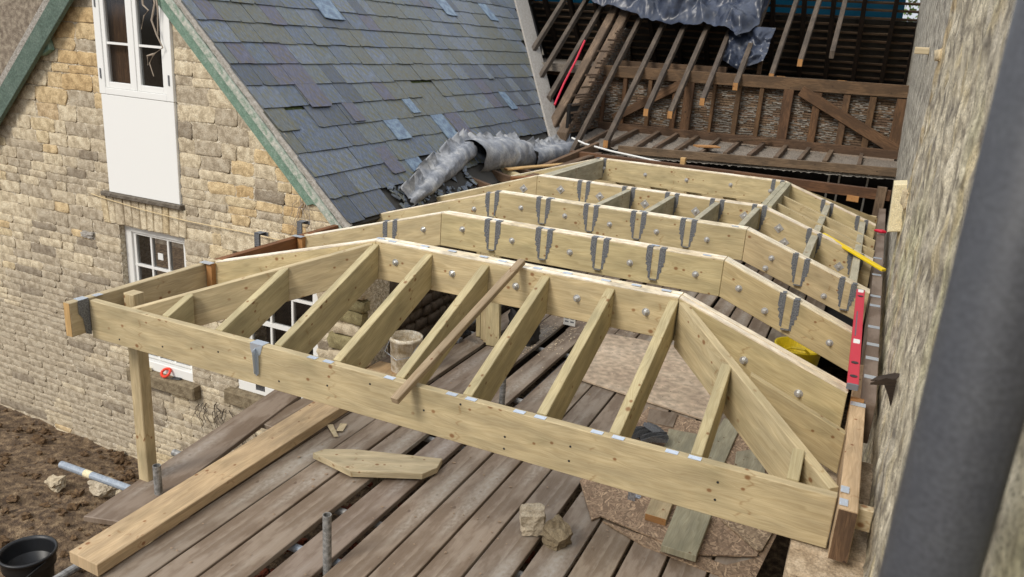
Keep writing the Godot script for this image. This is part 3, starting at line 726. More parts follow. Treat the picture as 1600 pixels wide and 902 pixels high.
	for k in 14:
		var s := 0.0 + 0.242 * k
		var z := -2.385
		var first := true
		while z > valley_z(s + 0.1) + 0.05:
			var w := R(0.18, 0.34) if k > 3 else R(0.22, 0.40)
			if first and k % 2 == 1: w *= 0.55
			first = false
			var zc := z - w * 0.5
			z -= w
			if k == 0 and zc < -3.0: continue
			if k == 1 and zc < -3.85 and zc > -4.6: continue
			var miss := (absf(s - 0.97) < 0.12 and zc < -2.6 and zc > -2.98) or (absf(s - 1.2) < 0.12 and zc < -5.05 and zc > -5.5)
			var gone := s < 0.5 and zc < -5.3
			if gone and k == 1: continue
			var t := zn.get_noise_2d(zc, s * 1.5) + R(-0.35, 0.35)
			var mi := 0
			if t > 0.3: mi = 3
			elif t > 0.1: mi = 2
			elif t > -0.12: mi = 0
			elif t > -0.3: mi = 1
			else: mi = 6 if R(0, 1) < 0.5 else 4
			if R(0, 1) < 0.045: mi = 5
			sl.append([s + R(-0.008, 0.008), zc, w - R(0.003, 0.008), 0.46, M.moss if miss else M.slate[mi], R(-0.012, 0.012), -0.02 if miss else 0.0])
	for q in [[2.36, -4.42, 0.34, 0.5, M.slate_blue], [2.62, -7.35, 0.3, 0.46, M.slate_blue], [2.62, -8.7, 0.28, 0.46, M.slate_blue], [1.5, -7.05, 0.16, 0.34, M.slate_pale], [0.98, -7.05, 0.2, 0.4, M.slate_blue], [0.70, -4.98, 0.26, 0.52, M.slate_blue], [0.78, -4.05, 0.26, 0.4, M.slate_blue], [0.42, -3.55, 0.22, 0.34, M.slate[5]], [0.28, -3.92, 0.26, 0.52, M.slate_blue], [1.05, -3.55, 0.18, 0.4, M.slate[5]], [1.08, -4.62, 0.16, 0.36, M.slate_blue], [1.25, -3.15, 0.3, 0.5, M.slate[5]], [0.62, -5.32, 0.3, 0.5, M.slate[5]], [0.3, -4.75, 0.24, 0.5, M.slate[3]]]:
		sl.append([q[0] - 0.07, q[1], q[2], q[3], q[4], R(-0.02, 0.02), 0.010])
	sl.sort_custom(func(a, b): return a[2] / eye.distance_squared_to(rp(a[0], a[1], 0)) > b[2] / eye.distance_squared_to(rp(b[0], b[1], 0)))
	var more := [[], [], []]
	for i in sl.size():
		var q: Array = sl[i]
		var lift: float = q[6]
		var bs := Basis(Vector3(0, 0, -q[2]), UD * q[3] - UN * 0.018, UN * R(0.007, 0.01))
		bs = Basis(UN, q[5]) * bs
		var xf := Transform3D(bs, rp(q[0], q[1], 0.010 + lift + R(0, 0.003)))
		var msh: Mesh = shapes[rng.randi() % 7]
		if i < 300: inst(msh, "slate", q[4], roof, xf)
		else: join(more, msh, xf)
	tag(inst(joined(more), "far_slates", M.slate[0], roof, Transform3D.IDENTITY), "", "", "", "stuff")
	# mortared verge, bargeboards
	var vf := fn(17, 5.0, 3)
	var vs := func(u: float, v: float) -> Vector3:
		var p := rp(lerpf(-0.02, 3.42, u), ZG + 0.03 + vf.get_noise_2d(u * 12.0, v) * 0.01, lerpf(-0.05, 0.012, v) + vf.get_noise_2d(u * 20.0, v + 9.0) * 0.012 * v)
		if v > 0.7: p.z -= 0.05
		return p
	put_sheet(sheet(vs, 80, 5), "verge_mortar", M.verge, roof)
	m = MB.new()
	m.prism(PackedVector2Array([Vector2(0.36, -0.21), Vector2(3.42, -0.21), Vector2(3.42, -0.055), Vector2(0.24, -0.055), Vector2(0.26, -0.12), Vector2(0.33, -0.15)]), rp(0, ZG + 0.002, 0), UD, UN, Vector3.BACK, 0.028, 0.003)
	tag(put(m, "bargeboard", M.green, roof), "green painted bargeboard with a broken lower end")
	m = MB.new()
	m.prism(PackedVector2Array([Vector2(-0.06, -0.09), Vector2(0.0, -0.115), Vector2(3.42, -0.105), Vector2(3.42, -0.05), Vector2(-0.06, -0.05)]), rp(0, ZG + 0.032, 0), UD, UN, Vector3.BACK, 0.024, 0.003)
	tag(put(m, "bargeboard", M.green_pale, roof), "pale peeling strip along the bargeboard")
	var LU := Vector3(0.707, 0.707, 0); var LN := Vector3(-0.707, 0.707, 0)
	m = MB.new(); m.prism(rect(-0.1, -0.20, 3.42, -0.02), Vector3(-4.83, 0.0, ZG + 0.06), LU, LN, Vector3.BACK, 0.032, 0.004)
	tag(put(m, "bargeboard", M.green_dark, roof), "wide green bargeboard on the left slope")
	m = MB.new(); m.prism(rect(-0.1, -0.215, 3.42, -0.19), Vector3(-4.83, 0.0, ZG + 0.062), LU, LN, Vector3.BACK, 0.045, 0.004)
	put(m, "bargeboard_bead", M.green_dark, roof)
	m = MB.new(); m.prism(rect(-0.1, -0.02, 3.42, 0.05), Vector3(-4.83, 0.0, ZG), LU, LN, Vector3.BACK, 0.08, 0.004)
	put(m, "verge_mortar", M.verge, roof)
	m = MB.new(); m.prism(PackedVector2Array([Vector2(-3.62, 1.15), Vector2(-3.40, 1.13), Vector2(-3.28, 1.19), Vector2(-3.31, 1.29), Vector2(-3.5, 1.33)]), Vector3(0, 0, ZG + 0.0), Vector3.RIGHT, Vector3.UP, Vector3.BACK, 0.06, 0.006)
	tag(put(m, "purlin_end", M.green, h), "green painted purlin end under the left bargeboard")
	m = MB.new(); m.tint = Color(0.9, 0.9, 0.9)
	m.prism(PackedVector2Array([Vector2(0.30, -valley_z(0.30) - 0.04), Vector2(3.42, -valley_z(3.42) - 0.04), Vector2(3.42, -valley_z(3.42) + 0.55), Vector2(0.30, -valley_z(0.30) + 0.42)]), rp(0, 0, 0.012), UD, Vector3.FORWARD, UN, 0.03, 0.006)
	tag(put(m, "valley_flashing", M.verge, roof), "grey mortared strip along the valley edge of the slates")
	# side wall under the eaves, rubble with its shade put into the colour
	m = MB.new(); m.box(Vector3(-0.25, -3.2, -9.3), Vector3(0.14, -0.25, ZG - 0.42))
	var side := put(m, "side_wall", M.shaded_stone, h)
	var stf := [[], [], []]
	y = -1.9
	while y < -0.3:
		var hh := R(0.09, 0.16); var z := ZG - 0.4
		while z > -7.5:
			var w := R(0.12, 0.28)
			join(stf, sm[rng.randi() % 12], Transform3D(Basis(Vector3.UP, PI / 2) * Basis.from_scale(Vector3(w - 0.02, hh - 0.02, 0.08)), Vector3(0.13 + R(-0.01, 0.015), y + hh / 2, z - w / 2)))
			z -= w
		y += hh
	tag(inst(joined(stf), "rubble_stones", M.shaded_stone, side, Transform3D.IDENTITY), "", "", "", "stuff")
	# mossy quoins at the corner, stepping out a little as they go down
	y = -1.75
	while y < -0.42:
		var hh := R(0.10, 0.17)
		inst(sm[rng.randi() % 12], "quoin", M.moss_stone if R(0, 1) < 0.4 else M.stone[4], wall, Transform3D(Basis.from_scale(Vector3(R(0.28, 0.4), hh - 0.008, 0.06)), Vector3(0.06, y + hh / 2, ZG - 0.005 + R(0, 0.02))))
		y += hh

func sash(h: Node3D, w: Array, cols: int, called: String, _x: float, rows: int) -> void:
	var a: float = w[0]; var b: float = w[2]; var y0: float = w[1]; var y1: float = w[3]
	var c := MB.new(); var z := ZG - 0.10
	c.box(Vector3(a, y0, z - 0.06), Vector3(a + 0.085, y1, z + 0.03), 0.004); c.box(Vector3(b - 0.085, y0, z - 0.06), Vector3(b, y1, z + 0.03), 0.004)
	c.box(Vector3(a + 0.085, y1 - 0.07, z - 0.06), Vector3(b - 0.085, y1, z + 0.03), 0.004); c.box(Vector3(a, y0 - 0.0, z + 0.03), Vector3(b, y0 + 0.10, z + 0.09), 0.006); c.box(Vector3(a + 0.085, y0, z - 0.06), Vector3(b - 0.085, y0 + 0.06, z + 0.03), 0.004)
	var win := put(c, called, M.white_old, h)
	var xs := []
	for i in cols + 1: xs.append(lerpf(a + 0.10, b - 0.10, float(i) / cols))
	var ys := []
	for j in rows + 1: ys.append(lerpf(y0 + 0.10, y1 - 0.08, float(j) / rows))
	for i in range(0, cols + 1):
		c = MB.new(); var t := 0.011 if i > 0 and i < cols else 0.018
		c.box(Vector3(xs[i] - t, y0 + 0.06, z - 0.03), Vector3(xs[i] + t, y1 - 0.07, z + 0.008)); put(c, "glazing_bar", M.white_old, win)
	for j in range(0, rows + 1):
		c = MB.new(); var t := 0.011 if j != rows / 2 else 0.02
		c.box(Vector3(a + 0.085, ys[j] - t, z - 0.026), Vector3(b - 0.085, ys[j] + t, z + 0.012)); put(c, "glazing_bar", M.white_old, win)
	for i in cols:
		for j in rows:
			c = MB.new(); c.box(Vector3(xs[i] + .011, ys[j] + .011, z - 0.012), Vector3(xs[i + 1] - .011, ys[j + 1] - .011, z - 0.008)); put(c, "pane", M.glass, win)

# ------------------------------------------------------------------ the stripped wing
func wz(y: float) -> float: return -7.6 - (y - 0.28) / P35
func build_wing() -> void:
	var w := thing("stripped_wing", "old wing stripped to its dark rafters, stud wall and laths", "building", Vector3(2.0, GROUND, -9.1))
	# rafters: x, height of the sawn foot, freshly cut or not
	for q in [[-1.33, 1.2, 0], [-0.95, 0.9, 0], [-0.61, 0.8, 0], [0.15, 0.10, 0], [0.54, 0.33, 1], [0.9, 0.76, 1], [1.24, 0.76, 1], [1.6, 0.96, 1], [1.97, 1.19, 1], [2.4, 1.35, 1], [2.74, 1.57, 1], [3.12, 1.71, 0]]:
		var y0: float = q[1]; var x: float = q[0] + R(-.01, .01)
		var r := put(tim(Vector3(x, y0, wz(y0)), Vector3(x + R(-.02, .02), 2.85, wz(2.85)), R(0.06, 0.072), 0.105, tn(Color(1, 1, 1), 0.14)), "rafter", M.rafter_grey, w)
		if q[2] == 1:
			var c := MB.new(); c.box(Vector3(x - 0.033, y0 - 0.103, wz(y0) + 0.0005), Vector3(x + 0.033, y0 - 0.002, wz(y0) + 0.004)); put(c, "cut_end", M.fresh_cut, r)
	for q in [[-0.34, 0.40, 0.13], [-0.13, 0.36, 0.15]]:
		tag(put(tim(Vector3(q[0], q[1], wz(q[1])), Vector3(q[0] - 0.03, 2.8, wz(2.8)), q[2], 0.13, Color(1.3, 1.25, 1.15), 0.012), "valley_timber", M.old, w), "wide dirty grey timber beside the valley")
	put(bar(Vector3(-2.6, 1.24, -9.55), Vector3(-0.2, 1.20, -9.55), 0.1, 0.15), "purlin", M.old_brown, w)
	# stud wall
	put(tim(Vector3(-0.12, 1.285, ZS - 0.06), Vector3(4.3, 1.33, ZS - 0.06), 0.12, 0.165, Color(1.05, 1, .95)), "wall_plate", M.old_brown, w)
	put(tim(Vector3(-0.12, 1.36, ZS - 0.5), Vector3(1.7, 1.38, ZS - 0.5), 0.1, 0.12, Color(.9, .9, .9)), "loose_beam", M.old_brown, w)
	put(tim(Vector3(-0.12, 0.44, ZS - 0.03), Vector3(4.35, 0.475, ZS - 0.03), 0.1, 0.115, Color(.85, .8, .8)), "sole_plate", M.old_brown, w)
	for q in [[-0.07, 0.13], [0.29, 0.06], [0.69, 0.06], [1.08, 0.08], [1.28, 0.135], [1.64, 0.045], [1.99, 0.07], [2.31, 0.06], [2.69, 0.135], [3.08, 0.10], [3.45, 0.09], [3.77, 0.085], [4.14, 0.16]]:
		var big: bool = q[1] > 0.12
		var m := MB.new(); m.tint = tn(Color(0.95, 0.85, 0.78) if big else Color(1.15, 1.0, 0.85), 0.12)
		m.prism(rect(q[0] - q[1] / 2, 0.36, q[0] + q[1] / 2, 1.15), Vector3(R(-.01, .01), 0, ZS - 0.10 + (0.015 if big else 0.0)), Vector3.RIGHT, Vector3.UP, Vector3.BACK, 0.085, 0.005, Vector2(0, 1), ruv())
		put(m, "stud", M.old_red, w)
	for q in [[Vector3(0.17, 0.51, 0), Vector3(1.24, 1.15, 0), 0.12], [Vector3(2.84, 1.15, 0), Vector3(4.2, 0.47, 0), 0.145]]:
		var d: Vector3 = (q[1] - q[0]).normalized(); var p := Vector3(-d.y, d.x, 0)
		var m := MB.new(); m.tint = Color(1.05, .95, .88)
		m.prism(rect(0, -q[2] / 2, (q[1] - q[0]).length(), q[2] / 2), q[0] + Vector3(0, 0, ZS - 0.08), d, p, Vector3.BACK, 0.09, 0.005, Vector2(1, 0), ruv())
		put(m, "brace", M.old_red, w)
	# laths with plaster squeezed between them: too fine to pick apart
	lath_panel(w, Vector3(-0.15, 0.45, ZS - 0.13), Vector3.RIGHT, 4.5, 0.70, Vector3.BACK, 5)
	var ln := MB.new()
	# the lathed return that climbs beside the valley timbers
	lath_panel(w, Vector3(-0.06, 0.35, -10.4), Vector3.BACK, 2.6, 1.5, Vector3.RIGHT, 9, true)
	# ceiling over the room below: joists, lath and dust
	for x in [0.24, 0.58, 0.92, 1.2, 1.51, 1.83, 2.13, 2.46, 2.77, 3.08, 3.38, 3.77]:
		var yf: float = 0.285 + 0.0338 * (x - 0.8)
		put(tim(Vector3(x, 0.40, ZS + 0.05), Vector3(x + R(-.02, .02), yf + R(0, .015), -7.75), R(0.045, 0.06), 0.085, tn(Color(.9, .88, .86), 0.12)), "ceiling_joist", M.old, w)
	var df := fn(14, 3.2, 4)
	var ds := func(u: float, v: float) -> Vector3:
		var x := lerpf(-0.1, 4.3, u); var z := lerpf(-9.08, -7.74, v)
		return Vector3(x, lerpf(0.33, 0.225 + 0.0338 * (x - 0.8), v) + df.get_noise_2d(x * 2.0, z * 2.0) * 0.035, z)
	put_sheet(sheet(ds, 150, 46, 4, 2), "dusty_ceiling", M.dust, w)
	put(tim(Vector3(0.72, 0.275, -7.72), Vector3(4.22, 0.395, -7.72), 0.055, 0.105, Color(1.05, 1, .95)), "ceiling_trimmer", M.old, w)
	var lf := fn(15, 4.0, 3)
	var ls := func(u: float, v: float) -> Vector3:
		var x := lerpf(0.5, 4.25, u)
		return Vector3(x, 0.165 + 0.0338 * (x - 0.8) - v * (0.02 + 0.035 * absf(lf.get_noise_1d(x * 6.0))) + lf.get_noise_2d(x * 9.0, v) * 0.006, -7.70 - 0.05 * sin(v * 3.0))
	put_sheet(sheet(ls, 160, 4, 6, 1), "broken_plaster_edge", M.verge, w)
	put(tim(Vector3(0.3, 0.225, -7.0), Vector3(4.17, 0.215, -7.0), 0.09, 0.115, Color(1, .85, .75)), "lower_beam", M.old_red, w)
	put(tim(Vector3(1.74, 0.30, -7.05), Vector3(1.80, 0.30, -7.05), 0.09, 0.12), "packing_block", M.pine_cut, w)
	put(tim(Vector3(3.72, 0.115, -6.98), Vector3(3.85, 0.11, -6.98), 0.06, 0.07), "packing_block", M.fresh_cut, w)
	var m2 := MB.new(); m2.box(Vector3(4.02, -0.3, -7.0), Vector3(4.12, 0.25, -6.92)); put(m2, "post", M.old, w)
	# loose pieces on the ceiling and the attic floor
	put(tim(Vector3(1.72, 0.37, -7.95), Vector3(1.98, 0.37, -8.15), 0.16, 0.02), "loose_board", M.fresh_cut, w)
	put(tim(Vector3(2.02, 0.42, -8.75), Vector3(2.55, 0.47, -9.0), 0.05, 0.03), "loose_board", M.old_brown, w)
	var dm := MultiMesh.new(); dm.transform_format = MultiMesh.TRANSFORM_3D; dm.mesh = rock_mesh(7, 0.4, 3); dm.instance_count = 700
	for i in 700:
		var x := R(0, 4.25) if i < 380 else R(3.1, 4.25); var z := R(-9.0, -7.78); var s := pow(R(0, 1), 2.5) * 0.055 + 0.012
		dm.set_instance_transform(i, Transform3D(Basis.from_euler(Vector3(R(0, 6), R(0, 6), R(0, 6))).scaled(Vector3(s, s * 0.6, s)), Vector3(x, lerpf(0.33, 0.225 + 0.0338 * (x - 0.8), (z + 9.08) / 1.34) + 0.02, z)))
	var di := MultiMeshInstance3D.new(); di.multimesh = dm; di.material_override = M.verge
	add_to(di, "plaster_rubble", w); tag(di, "", "", "", "stuff")
	put(tim(Vector3(2.2, 1.262, -9.9), Vector3(2.32, 1.262, -9.85), 0.12, 0.012), "loose_board", M.cream, w)
	put(tim(Vector3(2.42, 1.31, -9.75), Vector3(2.52, 1.31, -9.8), 0.06, 0.06), "loose_board", M.fresh_cut, w)
	put(tim(Vector3(1.9, 1.27, -9.35), Vector3(2.7, 1.275, -9.6), 0.09, 0.02), "loose_board", M.old, w)
	put(tim(Vector3(3.2, 1.27, -9.5), Vector3(3.6, 1.27, -9.42), 0.14, 0.012), "loose_board", M.old, w)
	put(tim(Vector3(3.25, 1.31, -10.1), Vector3(3.36, 1.31, -10.05), 0.06, 0.06), "loose_board", M.fresh_cut, w)
	put(tim(Vector3(2.12, 1.6, -9.75), Vector3(2.18, 1.6, -9.75), 0.07, 0.36), "stub_post", M.old_brown, w)
	# attic floor, rear slope of the roof with battens, torn places in its slates
	m2 = MB.new(); m2.box(Vector3(-2.6, 1.13, -12.9), Vector3(4.3, 1.25, ZS - 0.12)); put(m2, "attic_floor", M.dust, w)
	var back := func(x: float, t: float, n: float) -> Vector3: return Vector3(x, 1.2, -12.75) + Vector3(0, 0.72, 0.69).normalized() * t + Vector3(0, -0.69, 0.72).normalized() * n
	for x in [-2.2, -1.7, -1.2, -0.7, -0.2, 0.3, 0.8, 1.35, 1.95, 2.45, 2.9, 3.36, 3.82, 4.2]:
		put(bar(back.call(x, -0.1, 0.0), back.call(x, 2.45, 0.0), 0.07, 0.10, Color(.7, .66, .62), Vector3(0, -0.69, 0.72)), "rear_rafter", M.old_dark, w)
	for k in 15:
		put(bar(back.call(-2.5, 0.08 + k * 0.162, -0.105), back.call(4.3, 0.08 + k * 0.162 + R(-.01, .01), -0.105), 0.04, 0.025, tn(Color(1.1, 1.05, 1), .2), Vector3(0, -0.69, 0.72)), "batten", M.old, w)
	for k in 14:
		if k >= 8: continue
		var x := -2.5
		var q := MB.new()
		while x < 4.3:
			var ww := R(0.25, 0.4)
			var bx := back.call(x + ww / 2, k * 0.162 - 0.02, -0.136)
			q.prism(rect(-ww / 2 - .012, 0, ww / 2 + .012, 0.21), bx, Vector3.RIGHT, Vector3(0, 0.72, 0.69).normalized(), Vector3(0, 0.69, -0.72).normalized(), 0.009, 0.0)
			x += ww
		put(q, "rear_slates", M.slate_under, w)
	m2 = MB.new(); m2.prism(rect(-2.6, -0.1, 4.3, 1.28), back.call(0, 0, -0.17), Vector3.RIGHT, Vector3(0, 0.72, 0.69).normalized(), Vector3(0, 0.69, -0.72).normalized(), 0.02, 0.0); put(m2, "slate_bed", M.slate_under, w)
	# closing walls of the rooms behind and below
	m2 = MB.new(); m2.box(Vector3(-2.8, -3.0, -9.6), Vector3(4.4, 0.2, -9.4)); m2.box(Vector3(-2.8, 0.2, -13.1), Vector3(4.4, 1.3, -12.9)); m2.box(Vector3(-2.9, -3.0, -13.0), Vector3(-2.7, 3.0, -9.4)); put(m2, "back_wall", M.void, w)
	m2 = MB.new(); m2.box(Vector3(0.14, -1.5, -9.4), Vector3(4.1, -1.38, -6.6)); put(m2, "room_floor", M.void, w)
	for q in [3.42, 3.55, 3.9]:
		put(path_tube([Vector3(q, -1.0, -8.6), Vector3(q + 0.01, 0.2, -8.6)], 0.014), "conduit", M.white_old, w)

func lath_panel(w: Node3D, o: Vector3, ax: Vector3, L: float, hgt: float, nn: Vector3, sd: int, slope := false) -> void:
	var m := MB.new(); var nf := fn(sd, 1.4, 3); var nw := fn(sd + 50, 6.0, 3)
	var rows := int(hgt / 0.034)
	for k in rows:
		var y := k * 0.034
		var s := 0.0
		while s < L:
			var l := R(0.5, 1.1); var e := minf(s + l, L)
			m.tint = tn(Color(0.20, 0.135, 0.088), 0.25)
			if not slope or (o + ax * s).z < wz(o.y + y + 0.1) - 0.05:
				m.prism(rect(s + .004, y, e - .004, y + 0.026), o + nn * R(-.003, .004), ax, Vector3.UP, nn, 0.008, 0.0, Vector2(1, 0), ruv())
			s = e
		# plaster key hanging over the lath in curls
		s = 0.0
		while s < L:
			var l := R(0.02, 0.06)
			var a := nf.get_noise_2d(s * 2.2, y * 4.0) + R(-0.2, 0.2)
			if a > -0.12 and (not slope or (o + ax * s).z < wz(o.y + y + 0.1) - 0.05):
				var g := R(0.17, 0.38) * (1.0 if not slope else 0.55)
				m.tint = Color(g, g * 0.93, g * 0.82)
				var dy := nw.get_noise_2d(s * 1.6, y * 20.0) * 0.022
				var d := R(0.010, 0.026)
				m.prism(rect(s, y + 0.024 + dy - R(0, 0.006), s + l + .004, y + 0.034 + dy + R(0, .006)), o + nn * 0.0, ax, Vector3.UP, nn, d, 0.0)
			s += l
	tag(put(m, "laths_and_plaster", M.lath, w), "", "", "", "stuff")
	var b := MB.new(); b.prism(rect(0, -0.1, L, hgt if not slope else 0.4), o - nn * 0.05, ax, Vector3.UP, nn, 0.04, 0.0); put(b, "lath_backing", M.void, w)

# ------------------------------------------------------------------ the rubble wall on the right
func wall_x(y: float, z: float) -> float:
	return 4.12 + 0.011 * maxf(0.0, -z) - 0.04 * y * clampf(-z / 4.0, 0.0, 1.0)
func chase_z(y: float) -> float: return lerpf(-1.72, -2.75, clampf((2.05 - y) / 1.2, -0.5, 1.6))
func build_rubble_wall() -> void:
	var t := thing("rubble_wall", "tall lichen stained rubble stone wall on the right of the frame", "wall", Vector3(4.3, GROUND, -4.0))
	var a := fn(81, 2.6, 4); var b := fn(82, 9.0, 3); var cl := fn(83, 3.4, 1, FastNoiseLite.TYPE_CELLULAR)
	cl.cellular_return_type = FastNoiseLite.RETURN_DISTANCE2_SUB
	var pos := func(u: float, v: float) -> Vector3:
		var z := 3.8 - 16.6 * pow(u, 1.35); var y := lerpf(-3.2, 3.6, v)
		var zz := z; var f := 1.0
		if z < chase_z(y): f = 0.45
		var d := a.get_noise_2d(zz * 1.0, y * 1.4) * 0.016 + b.get_noise_2d(zz * 1.4, y * 1.4) * 0.006 + cl.get_noise_2d(zz * 0.8, y * 1.3) * 0.010
		return Vector3(wall_x(y, z) + 0.012 - d * f * (1.0 if z > -6.0 else 0.6), y, z)
	var li := fn(84, 0.9, 4); var l2 := fn(85, 2.7, 4); var l3 := fn(86, 1.6, 3)
	var cf := func(p: Vector3) -> Color:
		var g := Color(0.94, 0.89, 0.79)
		if p.z < chase_z(p.y) - 0.08: g = Color(0.72, 0.70, 0.68)
		else:
			var y1 := smoothstep(0.0, 0.4, li.get_noise_2d(p.z * 0.9, p.y * 0.6))
			g = g.lerp(Color(0.76, 0.76, 0.54), y1 * 0.7)
			g = g.lerp(Color(0.60, 0.57, 0.54), smoothstep(0.05, 0.4, l2.get_noise_2d(p.z * 0.7 + 40.0, p.y * 0.6)) * 0.75)
			var cb := absf(p.z - chase_z(p.y)); g = g.lerp(Color(0.80, 0.62, 0.36), smoothstep(0.30, 0.08, cb) * 0.75 * clampf(0.6 + l2.get_noise_2d(p.y * 6.0, 3.0) * 1.5, 0, 1))
			g = g.lerp(Color(0.86, 0.74, 0.48), smoothstep(0.25, 0.5, l3.get_noise_2d(p.z * 1.4 + 9.0, p.y * 1.4)) * 0.6)
		return g
	put_sheet(sheet(pos, 640, 200, 1, 1, cf), "wall_face", M.rubble, t)
	var m := MB.new(); m.box(Vector3(4.34, -3.2, -12.8), Vector3(4.75, 3.6, 3.8)); put(m, "wall_core", M.rubble, t)
	# broken edge of ochre stones along the line where a roof once met the wall
	var sm := []
	for i in 5: sm.append(stone_mesh(300 + i))
	var y := 0.1
	while y < 2.3:
		var hh := R(0.05, 0.12); var z := chase_z(y + hh / 2) + R(-.06, .06)
		if R(0, 1) < 0.8:
			y += hh
			continue
		inst(sm[rng.randi() % 5], "stone", M.stone[[0, 1, 7, 2][rng.randi() % 4]], t, Transform3D(Basis(Vector3.UP, -PI / 2 + R(-.15, .15)) * Basis.from_scale(Vector3(R(0.10, 0.2), hh, 0.03)), Vector3(wall_x(y, z) + 0.010, y + hh / 2, z)))
		y += hh
	# stone pier carrying the end of the plate
	y = -3.1
	var p := thing("stone_pier", "pale sawn stone pier under the near end of the right-hand wall plate", "pier", Vector3(4.0, GROUND, -0.25))
	m = MB.new(); m.box(Vector3(3.90, -3.2, -0.86), Vector3(4.16, -0.30, 0.16)); put(m, "pier_core", M.mortar, p)
	y = -2.6
	while y < -0.3:
		var hh := minf(R(0.16, 0.24), -0.235 - y)
		if hh < 0.06: break
		var z := -0.88
		while z < 0.18:
			var ww := minf(R(0.3, 0.5), 0.2 - z)
			if ww < 0.05: break
			var bm := MB.new(); bm.box(Vector3(3.865 + R(0, .01), y + .004, z + .004), Vector3(4.17, y + hh - .004, z + ww - .004), 0.012); put(bm, "block", M.pier_stone, p)
			z += ww
		y += hh

# ------------------------------------------------------------------ scaffold and deck
func build_scaffold() -> void:
	var t := thing("scaffold_platform", "scaffold platform of weathered grey brown boards under the roof frame", "scaffold", Vector3(1.8, GROUND, -2.0))
	var xs := [[0.60, 0.815], [0.835, 1.04], [1.055, 1.272], [1.345, 1.555], [1.612, 1.812], [1.828, 2.038], [2.052, 2.260], [2.276, 2.500], [2.545, 2.755], [2.777, 2.990], [3.012, 3.225], [3.245, 3.465], [3.482, 3.715]]
	var lab := {3: "scaffold board with a pale washed edge beside the wide gap", 12: "last scaffold board beside the dark gap at the rubble wall"}
	for i in xs.size():
		var a: float = xs[i][0]; var b: float = xs[i][1]
		var breaks := [1.35, R(-2.5, -2.2), R(-4.7, -4.3), -8.9]
		if i == 4: breaks[1] = -2.05
		for k in 3:
			var z0: float = breaks[k]; var z1: float = breaks[k + 1] + 0.006
			var sk := R(-0.006, 0.006); var dy := R(-0.006, 0.004) - (0.012 if i == 3 else 0.0)
			var sh := 0.03 if k == 1 and i in [1, 4] else 0.0
			var o := put(flat([Vector2(a + sk + sh, z0), Vector2(b + sk + sh, z0), Vector2(b - sk + sh, z1), Vector2(a - sk + sh, z1)], DECK + dy, 0.038, tn(Color(0.98, 1.0, 1.02), 0.13), Vector2(0, 1), 0.004, 2.0, 0.25, Vector2(R(0, 9), (b if R(0, 1) < 0.5 else b + 0.02) / 0.25)), "board", M.board, t)
			if k == 0 and lab.has(i): tag(o, lab[i])
	tag(put(flat([Vector2(0.09, 0.24), Vector2(-0.15, -1.75), Vector2(0.08, -1.78), Vector2(0.37, 0.16)], DECK + 0.004, 0.038, Color(.86, .84, .84), Vector2(0.13, 1), 0.004), "board", M.board, t), "grey outer board set askew at the left edge")
	put(flat([Vector2(0.12, -1.2), Vector2(0.12, -3.0), Vector2(0.335, -3.0), Vector2(0.335, -1.2)], DECK - 0.012, 0.038, Color(.88, .86, .84), Vector2(0, 1), 0.004), "board", M.board, t)
	put(flat([Vector2(0.345, -0.1), Vector2(0.345, -3.0), Vector2(0.585, -3.0), Vector2(0.585, -0.1)], DECK - 0.004, 0.038, Color(.92, .9, .88), Vector2(0, 1), 0.004), "board", M.board, t)
	# tubes under the boards, and the stubs that come up through them
	for z in [0.6, -0.65, -1.75, -2.72, -3.9, -5.2]:
		var m := MB.new(); m.tube(Vector3(-0.15 if z < 0.0 else 0.5, DECK - 0.075, z), Vector3(3.72, DECK - 0.075, z + 0.03), 0.0242, 12); put(m, "transom_tube", M.tube, t)
	var m := MB.new(); m.tube(Vector3(-0.64, DECK - 0.075, -0.165), Vector3(3.6, DECK - 0.075, -0.26), 0.0242, 14, 0.020)
	tag(put(m, "transom_tube", M.tube_blue, t), "blue grey tube poking out over the earth at the left")
	m = MB.new(); m.tube(Vector3(-0.42, DECK - 0.075, -0.1698), Vector3(-0.36, DECK - 0.075, -0.1712), 0.0246, 14, 0.0243); put(m, "yellowed_band", M.cream, t)
	for x in [0.30, 1.57, 3.55]:
		m = MB.new(); m.tube(Vector3(x, DECK - 0.125, 1.2), Vector3(x, DECK - 0.125, -6.2), 0.0242, 12); put(m, "ledger_tube", M.tube, t)
	var st := [["short tube stub standing by the thick plank", 0.266, -0.145, -1.051], ["tube stub standing in the wide gap between boards", 1.580, -0.086, -0.927], ["tube stub seen between the rafters", 1.560, -2.374, -0.934]]
	for q in st:
		m = MB.new(); m.tube(Vector3(q[1], GROUND, q[2]), Vector3(q[1], q[3], q[2]), 0.0242, 16, 0.0205)
		tag(put(m, "standard_tube", M.tube, t), q[0])
	# bricks and rubble on the ground seen through the gaps
	var mm := MultiMesh.new(); mm.transform_format = MultiMesh.TRANSFORM_3D; mm.mesh = rock_mesh(13, 0.35, 3); mm.instance_count = 500
	for i in 500:
		var s := R(0.03, 0.13)
		mm.set_instance_transform(i, Transform3D(Basis.from_euler(Vector3(R(0, 6), R(0, 6), R(0, 6))).scaled(Vector3(s, s * .7, s * 1.2)), Vector3(R(0.3, 2.2), GROUND + 0.9 - R(0, 0.1), R(-1.9, 1.0))))
	var mi := MultiMeshInstance3D.new(); mi.multimesh = mm; mi.material_override = mk(M.soil.albedo_texture, srgb(240, 150, 120), 1.0, null, 1.0, 0.0, 2.0)
	add_to(mi, "rubble_heap", self); tag(mi, "reddish broken brick rubble lying in the gaps under the scaffold boards", "rubble", "", "stuff")
	m = MB.new(); m.box(Vector3(0.25, GROUND, -1.95), Vector3(2.25, GROUND + 0.86, 1.05), 0.1); put(m, "rubble_bed", M.soil, mi)

